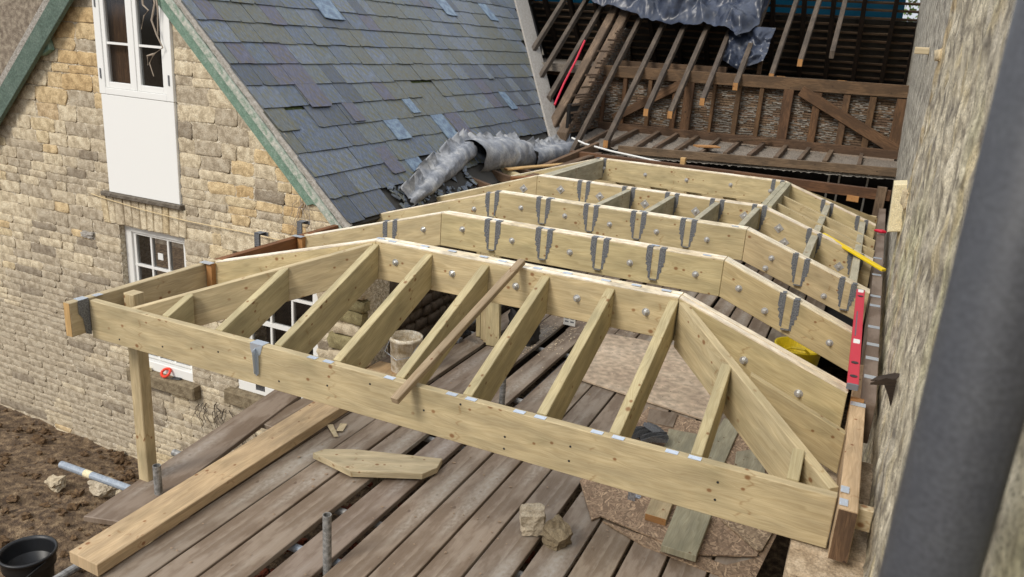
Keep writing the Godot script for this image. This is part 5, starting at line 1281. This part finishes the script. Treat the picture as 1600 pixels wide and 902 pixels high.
# ------------------------------------------------------------------ things lying on the deck and the frame
func rotated(o: Node3D, at: Vector3, e: Vector3) -> void:
	o.position = at; o.rotation = e
func build_deck_items() -> void:
	var y := DECK
	tag(put(flat([Vector2(0.33, -2.3), Vector2(0.575, -2.3), Vector2(0.622, 0.575), Vector2(0.402, 0.565)], y + 0.08, 0.075, Color(1.12, 1.05, 0.98), Vector2(0.03, 1), 0.004), "thick_plank", M.plywood), "long thick new pale plank lying at the left edge of the deck", "plank")
	tag(put(flat([Vector2(0.815, -0.945), Vector2(0.85, -1.03), Vector2(1.02, -1.13), Vector2(1.60, -1.33), Vector2(1.63, -1.21), Vector2(1.585, -1.09), Vector2(1.54, -1.07), Vector2(1.17, -0.88)], y + 0.062, 0.045, Color(1.05, 1.05, 1.02), Vector2(0.9, -0.42), 0.003), "timber_offcut", M.pine), "angled offcut of new timber lying alone on the open boards", "offcut")
	tag(put(flat([Vector2(0.585, -1.40), Vector2(0.62, -1.43), Vector2(0.765, -1.30), Vector2(0.74, -1.28)], y + 0.012, 0.006, Color(1.2, 1.15, 1.1)), "splinter", M.pine), "longer pale splinter on the boards beside the thick plank", "splinter", "pale splinters by the thick plank")
	tag(put(flat([Vector2(0.70, -1.36), Vector2(0.655, -1.47), Vector2(0.705, -1.49), Vector2(0.745, -1.38)], y + 0.012, 0.006, Color(1.2, 1.15, 1.1)), "splinter", M.pine), "shorter broad splinter of wood farther from the thick plank", "splinter", "pale splinters by the thick plank")
	var rk := inst(rock_mesh(21, 0.12, 6), "rubble_stone", M.stone[5], self, Transform3D(Basis.from_euler(Vector3(0.1, 0.5, 0.05)).scaled(Vector3(0.185, 0.185, 0.175)), Vector3(2.43, y + 0.085, -0.95)))
	tag(rk, "squarish pale grey stone on the deck, left of the brown one", "stone", "two stones on the deck")
	rk = inst(rock_mesh(33, 0.15, 6), "rubble_stone", M.sill, self, Transform3D(Basis.from_euler(Vector3(0.3, 1.2, 0.2)).scaled(Vector3(0.20, 0.17, 0.17)), Vector3(2.61, y + 0.06, -0.90)))
	tag(rk, "pointed ochre brown stone on the deck, right of the grey one", "stone", "two stones on the deck")
	# sheets
	tag(put(flat([Vector2(2.50, -1.62), Vector2(2.72, -1.22), Vector2(2.76, -1.29), Vector2(3.36, -1.19), Vector2(3.70, -1.36), Vector2(3.80, -2.9), Vector2(2.6, -3.0)], y + 0.020, 0.011, Color(1.0, 0.95, 0.92), Vector2(0.3, 1), 0.001, 0.6, 0.6), "strand_board", M.osb), "dirty strand board sheet with a broken edge lying on the deck by the wall", "board sheet", "strand board sheets")
	tag(put(flat([Vector2(2.78, -1.26), Vector2(3.07, -1.14), Vector2(3.71, -1.06), Vector2(3.82, -2.05), Vector2(3.42, -1.60), Vector2(3.72, -1.39), Vector2(3.55, -1.20)], y + 0.008, 0.009, Color(0.95, 0.9, 0.85), Vector2(0.6, 1), 0.001, 0.6, 0.6), "strand_board", M.osb), "strand board strip under the edge of the larger dirty sheet", "board sheet", "strand board sheets")
	var ps := [[Vector2(3.76, -2.06), Vector2(3.44, -1.62), Vector2(3.69, -1.40), Vector2(3.72, -1.42), Vector2(3.81, -2.04)]]
	tag(put(flat(ps[0], y + 0.034, 0.012, Color(1.05, 1.0, 0.96), Vector2(0.3, 1), 0.001, 0.6, 0.6), "strand_board", M.osb), "triangular strand board piece by the black gap at the wall", "board sheet", "strand board sheets")
	tag(put(flat([Vector2(1.735, -4.44), Vector2(1.925, -3.22), Vector2(3.13, -3.0), Vector2(3.30, -4.65)], y + 0.024, 0.018, Color(0.97, 0.96, 0.92), Vector2(1, 0.15), 0.002), "plywood_sheet", M.ply_sheet), "clean pinkish plywood sheet lying on the deck under the rafters", "board sheet")
	tag(put(flat([Vector2(2.83, -3.83), Vector2(2.93, -4.12), Vector2(3.3, -3.9), Vector2(3.2, -3.6)], y + 0.030, 0.003, Color(1, 1, 1)), "damp_proof_scrap", M.grey_plastic), "grey plastic scrap lying on the plywood sheet", "scrap")
	# offcuts
	var cuts := [
		[[Vector2(3.185, -1.10), Vector2(3.165, -1.62), Vector2(3.385, -1.62), Vector2(3.39, -1.10)], 0.075, 0.045, Color(0.80, 0.80, 0.74), M.pine_grey, "greenish grey plank end sticking out under the front beam"],
		[[Vector2(3.01, -1.39), Vector2(2.99, -1.70), Vector2(3.13, -1.70), Vector2(3.145, -1.39)], 0.065, 0.045, Color(0.85, 0.82, 0.78), M.pine, "short plank end with an orange cut, beside the greenish plank"],
		[[Vector2(3.12, -1.96), Vector2(3.20, -3.08), Vector2(3.34, -3.05), Vector2(3.33, -2.15), Vector2(3.22, -1.93)], 0.045, 0.022, Color(0.80, 0.80, 0.76), M.pine_grey, "long grey board lying between the jack rafter and the hip"],
		[[Vector2(3.38, -2.55), Vector2(3.55, -2.72), Vector2(3.63, -2.24), Vector2(3.42, -2.16)], 0.050, 0.03, Color(0.84, 0.82, 0.78), M.pine_grey, "square grey board end beneath the right-hand hip"],
		[[Vector2(2.85, -2.66), Vector2(3.07, -2.69), Vector2(3.12, -2.1), Vector2(2.92, -2.14)], 0.042, 0.02, Color(0.78, 0.78, 0.73), M.pine_grey, "broad greenish board beside the pile of hangers"],
		[[Vector2(2.62, -2.95), Vector2(2.66, -2.72), Vector2(2.87, -2.72), Vector2(2.85, -2.98)], 0.032, 0.02, Color(0.8, 0.78, 0.74), M.board, "short weathered board end at the edge of the strand board"],
		[[Vector2(0.24, -2.62), Vector2(0.22, -2.30), Vector2(0.68, -2.28), Vector2(0.70, -2.66)], 0.012, 0.02, Color(1.05, 0.95, 0.86), M.plywood, "pale board under the mortar bucket"]]
	for q in cuts:
		var o := put(flat(q[0], y + q[1], q[2], q[3], Vector2(0, 1), 0.003), "board_offcut", q[4])
		tag(o, q[5], "offcut", "loose offcuts on the deck")
	var ce := MB.new(); ce.box(Vector3(3.013, y + 0.021, -1.3895), Vector3(3.143, y + 0.064, -1.386)); put(ce, "cut_end", M.fresh_cut, get_node("board_offcut_001"))
	# spare hangers
	var pile := thing("spare_hangers", "small pile of dark grey joist hangers lying on the strand board", "joist hangers", Vector3(2.76, y + 0.03, -2.45))
	for i in 6:
		var m := MB.new(); var b := Basis.from_euler(Vector3(R(-.3, .3), R(-.6, .9), R(-.3, .3)))
		var c := Vector3(2.72 + R(-.06, .1), y + 0.04 + i * 0.012, -2.42 + R(-.1, .1))
		for s in [-1, 1]:
			m.prism(PackedVector2Array([Vector2(-.1, 0), Vector2(.1, 0), Vector2(.1, .03), Vector2(.05, .045), Vector2(-.02, .05), Vector2(-.1, .03)]), c + b * Vector3(0, 0, 0.024 * s), b * Vector3.RIGHT, b * Vector3.UP, b * Vector3.BACK, 0.002, 0.0)
		m.prism(rect(-.1, -.024, .1, .024), c, b * Vector3.RIGHT, b * Vector3.BACK, b * Vector3.UP, 0.002, 0.0)
		put(m, "joist_hanger", M.galv_dull, pile)
	var hb := MB.new(); hb.box(Vector3(2.85, y + 0.02, -1.56), Vector3(2.90, y + 0.075, -1.558)); hb.box(Vector3(2.85, y + 0.02, -1.60), Vector3(2.852, y + 0.075, -1.56)); hb.box(Vector3(2.84, y + 0.021, -1.64), Vector3(2.92, y + 0.024, -1.60))
	tag(put(hb, "bent_hanger", M.galv), "single bent grey hanger on the strand board just beyond the front beam", "joist hanger")
	# batten resting across the frame
	tag(put(bar(Vector3(2.2565, 0.4315, -0.915), Vector3(2.1245, -0.0105, 0.145), 0.042, 0.030, Color(0.98, 0.95, 0.92)), "loose_batten", M.board_new), "thin brown batten resting from the first bolted beam over the front beam", "batten")
	# uprights leaning behind the first beam
	var us := ["widest pale timber of the bundle leaning behind the first bolted beam", "second timber of the leaning bundle, left of the widest", "third timber of the leaning bundle, edge on", "leftmost thin timber of the leaning bundle"]
	for i in 4:
		var x: float = [0.93, 0.83, 0.775, 0.70][i]; var w: float = [0.14, 0.045, 0.045, 0.045][i]
		var m := MB.new(); m.tint = tn(Color(0.84, 0.82, 0.72), .08)
		m.prism(rect(-w / 2, 0, w / 2, 0.95), Vector3(x, y, -3.55 - i * 0.05), Vector3.RIGHT, Vector3(-0.16, 0.95, -0.22).normalized(), Vector3(0, 0.22, 0.95).normalized(), 0.05, 0.003, Vector2(0, 1), ruv())
		tag(put(m, "leaning_timber", M.pine), us[i], "timber", "bundle of timbers leaning behind the beam")
	# tool bag and drill
	var bag := thing("tool_bag", "open black tool bag slumped behind the leaning timbers", "bag", Vector3(1.1, y, -3.85))
	var bn := fn(301, 2.4, 3)
	var bs := func(u: float, v: float) -> Vector3:
		var a := u * TAU; var h := v * 0.36
		var r := 0.17 * (1.0 - 0.15 * v) * (1.0 + bn.get_noise_3d(cos(a), sin(a), v * 2.0) * 0.35)
		return Vector3(1.1 + cos(a) * r * 0.9, y + h + (bn.get_noise_2d(cos(a) * 2, sin(a) * 2) * 0.05) * v, -3.85 + sin(a) * r * 1.2)
	var cl := (M.black_rubber as StandardMaterial3D).duplicate() as StandardMaterial3D; cl.cull_mode = BaseMaterial3D.CULL_DISABLED
	put_sheet(sheet(bs, 30, 12), "bag_body", cl, bag)
	put(path_tube([Vector3(0.98, y + 0.34, -3.75), Vector3(1.02, y + 0.46, -3.76), Vector3(1.14, y + 0.48, -3.78), Vector3(1.2, y + 0.35, -3.8)], 0.014), "handle", M.black, bag)
	for q in [[1.12, 0.2], [1.2, -0.3], [1.08, 0.6]]:
		put(path_tube([Vector3(q[0], y + 0.25, -3.8), Vector3(q[0] + 0.06 * q[1], y + 0.42, -3.74)], 0.012), "tool", M.chrome, bag)
	var dr := thing("cordless_drill", "small black cordless drill lying on the deck beside the leaning timbers", "drill", Vector3(0.62, y, -3.5))
	var dm := MB.new(); dm.tube(Vector3(0.56, y + 0.10, -3.52), Vector3(0.70, y + 0.13, -3.42), 0.032, 14); dm.tube(Vector3(0.70, y + 0.13, -3.42), Vector3(0.74, y + 0.139, -3.39), 0.02, 12); put(dm, "body", M.black, dr)
	put(bar(Vector3(0.60, y + 0.10, -3.49), Vector3(0.57, y + 0.0, -3.44), 0.035, 0.04, Color.WHITE, Vector3.RIGHT), "handle", M.black_rubber, dr)
	dm = MB.new(); dm.box(Vector3(0.52, y, -3.49), Vector3(0.62, y + 0.04, -3.40), 0.008); put(dm, "battery", M.grey_plastic, dr)
	# white card with dark print
	var cd := thing("printed_card", "small white printed card standing on the boards behind the first bolted beam", "card", Vector3(1.33, y, -4.5))
	var cm := MB.new(); cm.box(Vector3(1.27, y, -4.52), Vector3(1.40, y + 0.12, -4.515)); put(cm, "card", M.paper, cd)
	cm = MB.new()
	for q in [[1.285, 0.07, 1.325, 0.10], [1.345, 0.07, 1.385, 0.10], [1.285, 0.035, 1.325, 0.05], [1.345, 0.035, 1.385, 0.05]]: cm.box(Vector3(q[0], y + q[1], -4.515), Vector3(q[2], y + q[3], -4.513))
	put(cm, "print", M.grey_plastic, cd)
	# mortar bucket
	var bk := thing("mortar_bucket", "white bucket splashed with mortar standing under the rafters", "bucket", Vector3(0.53, y, -2.58))
	put(lathe([Vector2(0, 0.002), Vector2(0.118, 0.002), Vector2(0.122, 0.02), Vector2(0.138, 0.29), Vector2(0.146, 0.292), Vector2(0.146, 0.325), Vector2(0.134, 0.33), Vector2(0.131, 0.30), Vector2(0.118, 0.10), Vector2(0, 0.10)], Vector3(0.53, y, -2.58)), "pail", M.bucket, bk, true)
	put(path_tube([Vector3(0.39, y + 0.30, -2.58), Vector3(0.40, y + 0.20, -2.45), Vector3(0.53, y + 0.15, -2.435), Vector3(0.66, y + 0.20, -2.45), Vector3(0.67, y + 0.30, -2.58)], 0.003), "handle", M.galv, bk)
	put(lathe([Vector2(0, 0.235), Vector2(0.06, 0.245), Vector2(0.128, 0.215)], Vector3(0.53, y, -2.58)), "mortar", M.mud, bk, true)
	# yellow tub
	var tb := thing("yellow_tub", "round yellow plastic tub standing on the deck under the second bolted beam", "tub", Vector3(3.6, y, -4.5))
	put(lathe([Vector2(0, 0.003), Vector2(0.165, 0.003), Vector2(0.17, 0.02), Vector2(0.205, 0.27), Vector2(0.222, 0.275), Vector2(0.222, 0.29), Vector2(0.20, 0.29), Vector2(0.165, 0.03), Vector2(0, 0.025)], Vector3(3.6, y, -4.5), 36), "tub_body", M.tub, tb, true)
	put(path_tube([Vector3(3.50, y + 0.29, -4.31), Vector3(3.55, y + 0.33, -4.28), Vector3(3.66, y + 0.33, -4.28), Vector3(3.70, y + 0.29, -4.31)], 0.012), "handle", M.tub, tb)
	# black bucket on the earth
	var bb := thing("black_bucket", "black rubber bucket standing on the earth at the lower left", "bucket", Vector3(-1.46, GROUND, -0.38))
	put(lathe([Vector2(0, 0.0), Vector2(0.145, 0.0), Vector2(0.165, 0.30), Vector2(0.186, 0.305), Vector2(0.186, 0.335), Vector2(0.190, 0.40), Vector2(0.204, 0.405), Vector2(0.204, 0.425), Vector2(0.19, 0.43), Vector2(0.18, 0.40), Vector2(0.14, 0.02), Vector2(0, 0.02)], Vector3(-1.46, GROUND, -0.38), 40), "pail", M.black, bb, true)
	put(path_tube([Vector3(-1.66, GROUND + 0.40, -0.38), Vector3(-1.60, GROUND + 0.30, -0.19), Vector3(-1.46, GROUND + 0.26, -0.165), Vector3(-1.32, GROUND + 0.30, -0.19), Vector3(-1.26, GROUND + 0.40, -0.38)], 0.005), "handle", M.black_rubber, bb)
	# spirit level and yellow straightedge
	var lv := thing("spirit_level", "long red spirit level lying across the beam ends by the right-hand wall", "spirit level", Vector3(4.0, 0.08, -1.8))
	var A := Vector3(4.0, 0.115, -0.93); var B := Vector3(3.985, 0.115, -2.72); var dd := (B - A).normalized()
	put(bar(A, B, 0.052, 0.026, Color.WHITE, Vector3.UP, 0.002), "body", M.red, lv)
	put(bar(A - dd * 0.014, A, 0.054, 0.028), "end_cap", M.grey_plastic, lv); put(bar(B, B + dd * 0.014, 0.054, 0.028), "end_cap", M.grey_plastic, lv)
	for q in [0.10, 0.30, 1.62]:
		var hm := MB.new(); var c = A + dd * q + Vector3(0, 0.0012, 0)
		hm.tube(c - Vector3.UP * 0.001, c + Vector3.UP * 0.0008, 0.018, 16); put(hm, "hand_hole", M.black, lv)
	for q in [0.62, 1.72]: put(bar(A + dd * q + Vector3.UP * 0.002, A + dd * (q + 0.07) + Vector3.UP * 0.002, 0.034, 0.002), "vial", M.paper, lv)
	put(bar(A + dd * 0.75 + Vector3(-0.01, 0.0012, 0), A + dd * 1.25 + Vector3(-0.01, 0.0012, 0), 0.006, 0.001), "groove", M.grey_plastic, lv)
	tag(put(bar(Vector3(3.64, 0.20, -4.05), Vector3(4.135, 0.075, -3.62), 0.05, 0.018), "yellow_straightedge", M.yellow), "flat yellow straightedge leaning from the fourth bolted beam to the wall", "straightedge")
	var sp := MB.new(); sp.prism(PackedVector2Array([Vector2(-.05, 0), Vector2(.03, -.03), Vector2(.06, .02), Vector2(.02, .05)]), Vector3(4.09, 0.04, -5.3), Vector3.RIGHT, Vector3.BACK, Vector3.UP, 0.03, 0.01)
	tag(put(sp, "red_tile_scrap", M.red), "small reddish scrap lying on the far end of the right-hand plate", "scrap")
	# sawdust, grit and leaves
	var mm := MultiMesh.new(); mm.transform_format = MultiMesh.TRANSFORM_3D; mm.mesh = rock_mesh(31, 0.4, 2); mm.use_colors = true; mm.instance_count = 900
	for i in 900:
		var p := Vector3(R(0.7, 3.6), y + 0.006, R(-5.0, 0.7)); var s := R(0.003, 0.009); var c := Color(0.30, 0.22, 0.15)
		if i < 420: p = Vector3(1.25 + rng.randfn(0, 0.16), y + 0.005, -4.1 + rng.randfn(0, 0.35)); c = Color(0.75, 0.62, 0.42)
		elif i < 520: s = R(0.006, 0.016)
		var on := false
		for q in [[0.61, 0.81], [0.84, 1.03], [1.06, 1.265], [1.385, 1.55], [1.645, 1.805], [1.835, 2.03], [2.06, 2.25], [2.285, 2.49], [2.555, 2.745], [2.785, 2.98], [3.02, 3.215], [3.255, 3.455], [3.49, 3.7]]:
			if p.x > q[0] and p.x < q[1]: on = true
		if not on: p.x = 1.92 + R(-0.08, 0.1)
		mm.set_instance_transform(i, Transform3D(Basis.from_euler(Vector3(R(0, 6), R(0, 6), R(0, 6))).scaled(Vector3(s * 2.0, s * .6, s * 1.6)), p)); mm.set_instance_color(i, c)
	var mi := MultiMeshInstance3D.new(); mi.multimesh = mm; mi.material_override = mk(null, Color.WHITE, 1.0)
	add_to(mi, "sawdust_and_grit", self); tag(mi, "sawdust, shavings and grit scattered over the scaffold boards", "sawdust", "", "stuff")

# ------------------------------------------------------------------ things on the cottage wall
func build_cottage_items() -> void:
	var z := ZG + 0.03
	tag(put(path_tube([Vector3(-2.95, -0.135, z - .01), Vector3(-2.82, -0.147, z), Vector3(-2.3, -0.185, z + 0.01), Vector3(-1.7, -0.215, z + .005), Vector3(-1.1, -0.215, z), Vector3(-0.7, -0.222, z), Vector3(-0.45, -0.22, z)], 0.0042), "cream_cable", M.cable), "thin cream cable strung along the gable wall above the lower windows", "cable")
	# dead creeper stems on the casement and under the bargeboard
	var cr := thing("dead_creeper", "pale dead creeper stems hanging in front of the casement window", "dead creeper", Vector3(-1.95, 0.8, ZG))
	var tw := [[Vector3(-1.93, 1.78, 0.05), Vector3(-1.90, 1.66, .06), Vector3(-1.94, 1.52, .07), Vector3(-1.90, 1.40, .06), Vector3(-1.85, 1.30, .05), Vector3(-1.95, 1.24, .06), Vector3(-2.02, 1.16, .05), Vector3(-1.98, 1.05, .05)], [Vector3(-2.06, 1.80, .05), Vector3(-2.05, 1.64, .05), Vector3(-1.98, 1.60, .06), Vector3(-2.05, 1.55, .05), Vector3(-2.09, 1.44, .05)], [Vector3(-1.95, 1.24, .06), Vector3(-2.03, 1.22, .06), Vector3(-2.04, 1.14, .05)], [Vector3(-1.90, 1.8, .05), Vector3(-1.87, 1.62, .06), Vector3(-1.90, 1.40, .05)]]
	for q in tw:
		var p := []
		for v: Vector3 in q: p.append(v + Vector3(0, 0, ZG - 0.0))
		put(path_tube(p, 0.010, 0.004), "stem", M.twig, cr)
	var specs := [["dead_vine", "tangle of dead vine hanging under the broken end of the right bargeboard", -0.42, 0.15, 7, 0.34, 0.05], ["dark_vine", "dark dead vine stems clinging to the wall below the lower window sill", -1.5, -2.02, 11, 0.30, 0.30], ["low_vine", "thin dark vine stems on the wall low down beside the deck", -0.95, -2.2, 9, 0.3, 0.30]]
	for s in specs:
		var t := thing(s[0], s[1], "dead vine", Vector3(s[2], s[3], ZG))
		for i in s[4]:
			var p := Vector3(s[2] + R(-s[6], s[6]), s[3] + R(-.05, .05), ZG + 0.02); var pts := [p]
			for k in 6:
				p += Vector3(R(-.05, .05), -s[5] / 6.0 * R(0.5, 1.3), R(-.006, .01)); p.z = maxf(p.z, ZG + 0.012); pts.append(p)
			put(path_tube(pts, R(0.003, 0.006), 0.0015, 5), "stem", M.twig_dark if s[0] != "dead_vine" else M.twig, t)
	# saw left on the sill
	var sw := thing("hand_saw", "red handled saw lying on the stone sill of the left lower window", "saw", Vector3(-2.1, -1.87, ZG + 0.03))
	var pts := []
	for i in 13: pts.append(Vector3(-2.09 + cos(i * TAU / 12) * (0.06 if i > 3 and i < 9 else 0.035), -1.82 + sin(i * TAU / 12) * 0.03, ZG + 0.035 + sin(i * TAU / 12) * -0.035))
	put(path_tube(pts, 0.014, 0.014, 8), "handle", M.red_tool, sw)
	put(flat([Vector2(-2.03, ZG + 0.0), Vector2(-1.93, ZG - 0.02), Vector2(-1.93, ZG + 0.03), Vector2(-2.03, ZG + 0.06)], -1.858, 0.006), "blade", M.black, sw)
	tag(inst(rock_mesh(44, 0.3), "sill_sponge", M.cream, self, Transform3D(Basis.from_scale(Vector3(0.09, 0.06, 0.06)), Vector3(-2.36, -1.85, ZG + 0.03))), "yellowish lump lying on the stone sill left of the red saw", "sponge")
	var m := MB.new(); m.tube(Vector3(-1.16, -2.12, ZG - 0.05), Vector3(-1.13, -2.14, ZG + 0.10), 0.035, 16, 0.028)
	tag(put(m, "waste_pipe_stub", M.tube_blue), "pale blue grey pipe stub coming out of the gable wall above the deck edge", "pipe")
	tag(inst(rock_mesh(45, 0.3), "mortar_patch", M.verge, self, Transform3D(Basis.from_scale(Vector3(0.22, 0.10, 0.05)), Vector3(-3.07, -0.57, ZG + 0.0))), "pale mortar lump on the gable wall left of the lower window", "mortar")
	# the neighbouring roof glimpsed past the left bargeboard
	var n := MB.new(); n.prism(PackedVector2Array([Vector2(-16, -3.2), Vector2(-5.2, -3.2), Vector2(-5.2, 6.5), Vector2(-16, 6.5)]), Vector3(0, 0, -9.0), Vector3.RIGHT, Vector3.UP, Vector3.BACK, 0.5, 0.02)
	tag(put(n, "neighbouring_wall", M.render), "mottled grey brown wall rising behind the left bargeboard", "wall")
	# a tree beyond the hole in the rear slope
	var tr := thing("tree", "green tree glimpsed through the hole in the rear roof slope", "tree", Vector3(5.6, GROUND, -20.0))
	put(path_tube([Vector3(5.6, GROUND, -20), Vector3(5.5, 0.5, -20.1), Vector3(5.7, 3.0, -20)], 0.2, 0.06, 8), "trunk", M.bark, tr)
	for q in [[Vector3(5.55, 1.4, -20.05), Vector3(4.5, 3.0, -19.8)], [Vector3(5.6, 1.8, -20), Vector3(6.6, 3.6, -20.3)]]: put(path_tube(q, 0.06, 0.02, 6), "limb", M.bark, tr)
	var lm := MB.new()
	for i in 2600:
		var d := Vector3(rng.randfn(0, 1), rng.randfn(0, .8), rng.randfn(0, 1)).normalized() * pow(R(0, 1), 0.5) * 2.2
		var c := Vector3(5.4, 3.4, -20) + d; var ax := Vector3(R(-1, 1), R(-1, 1), R(-1, 1)).normalized(); var ay := ax.cross(Vector3(R(-1, 1), R(-1, 1), R(-1, 1))).normalized()
		lm.tint = tn(Color(1, 1, 1), 0.35)
		lm.quad(c, c + ax * 0.07 + ay * .04, c + ax * 0.14, c + ax * 0.07 - ay * .04, Vector2.ZERO, Vector2.RIGHT, Vector2.ONE, Vector2.DOWN, ax.cross(ay))
	put(lm, "crown", M.leaf, tr)

func build_wall_items() -> void:
	# soil pipe close to the camera
	var p := thing("soil_pipe", "thick grey plastic soil pipe running up the rubble wall in the right foreground", "pipe", Vector3(4.05, GROUND, 1.884))
	var m := MB.new(); m.tube(Vector3(4.052, GROUND, 1.884), Vector3(4.046, 3.4, 1.884), 0.057, 40); put(m, "pipe", M.pipe, p, true)
	# bent scrap of lead sticking out of the wall
	var s := thing("lead_scrap", "bent grey scrap of lead sticking out of the rubble wall above the spirit level", "lead scrap", Vector3(4.11, 0.35, -0.45))
	m = MB.new()
	var x0 := wall_x(0.35, -0.4) + 0.015
	m.prism(PackedVector2Array([Vector2(0, 0.02), Vector2(-0.045, 0.028), Vector2(-0.10, 0.0), Vector2(-0.10, -0.008), Vector2(-0.045, -0.005), Vector2(-0.02, -0.05), Vector2(0, -0.10)]), Vector3(x0, 0.34, -0.42), Vector3(0.93, 0, -0.36).normalized(), Vector3.UP, Vector3(0.36, 0, 0.93).normalized(), 0.006, 0.001)
	m.prism(PackedVector2Array([Vector2(0, 0), Vector2(-0.10, -0.006), Vector2(-0.09, 0.03), Vector2(-0.03, 0.06), Vector2(0, 0.05)]), Vector3(x0, 0.36, -0.42), Vector3(0.93, 0.12, -0.36).normalized(), Vector3(0.3, 0.2, -0.9).normalized(), Vector3(0, 1, 0.25).normalized(), 0.005, 0.001)
	put(m, "folded_sheet", M.old_dark, s)
	m = MB.new(); var bx := wall_x(0.6, -3.2)
	m.prism(PackedVector2Array([Vector2(0.06, 0.49), Vector2(-0.055, 0.47), Vector2(-0.075, 0.80), Vector2(0.05, 0.82)]), Vector3(bx, 0, -3.25), Vector3.RIGHT, Vector3.UP, Vector3.BACK, 0.22, 0.006)
	tag(put(m, "cream_block", M.cream), "cream coloured block fixed against the rubble wall above the plate", "block")
	tag(put(bar(Vector3(wall_x(1.68, -3.5) + 0.03, 1.70, -3.4), Vector3(wall_x(1.68, -3.5) - 0.06, 1.70, -3.45), 0.07, 0.045), "wall_peg", M.pine), "yellowish wooden peg sticking out high on the rubble wall", "peg")
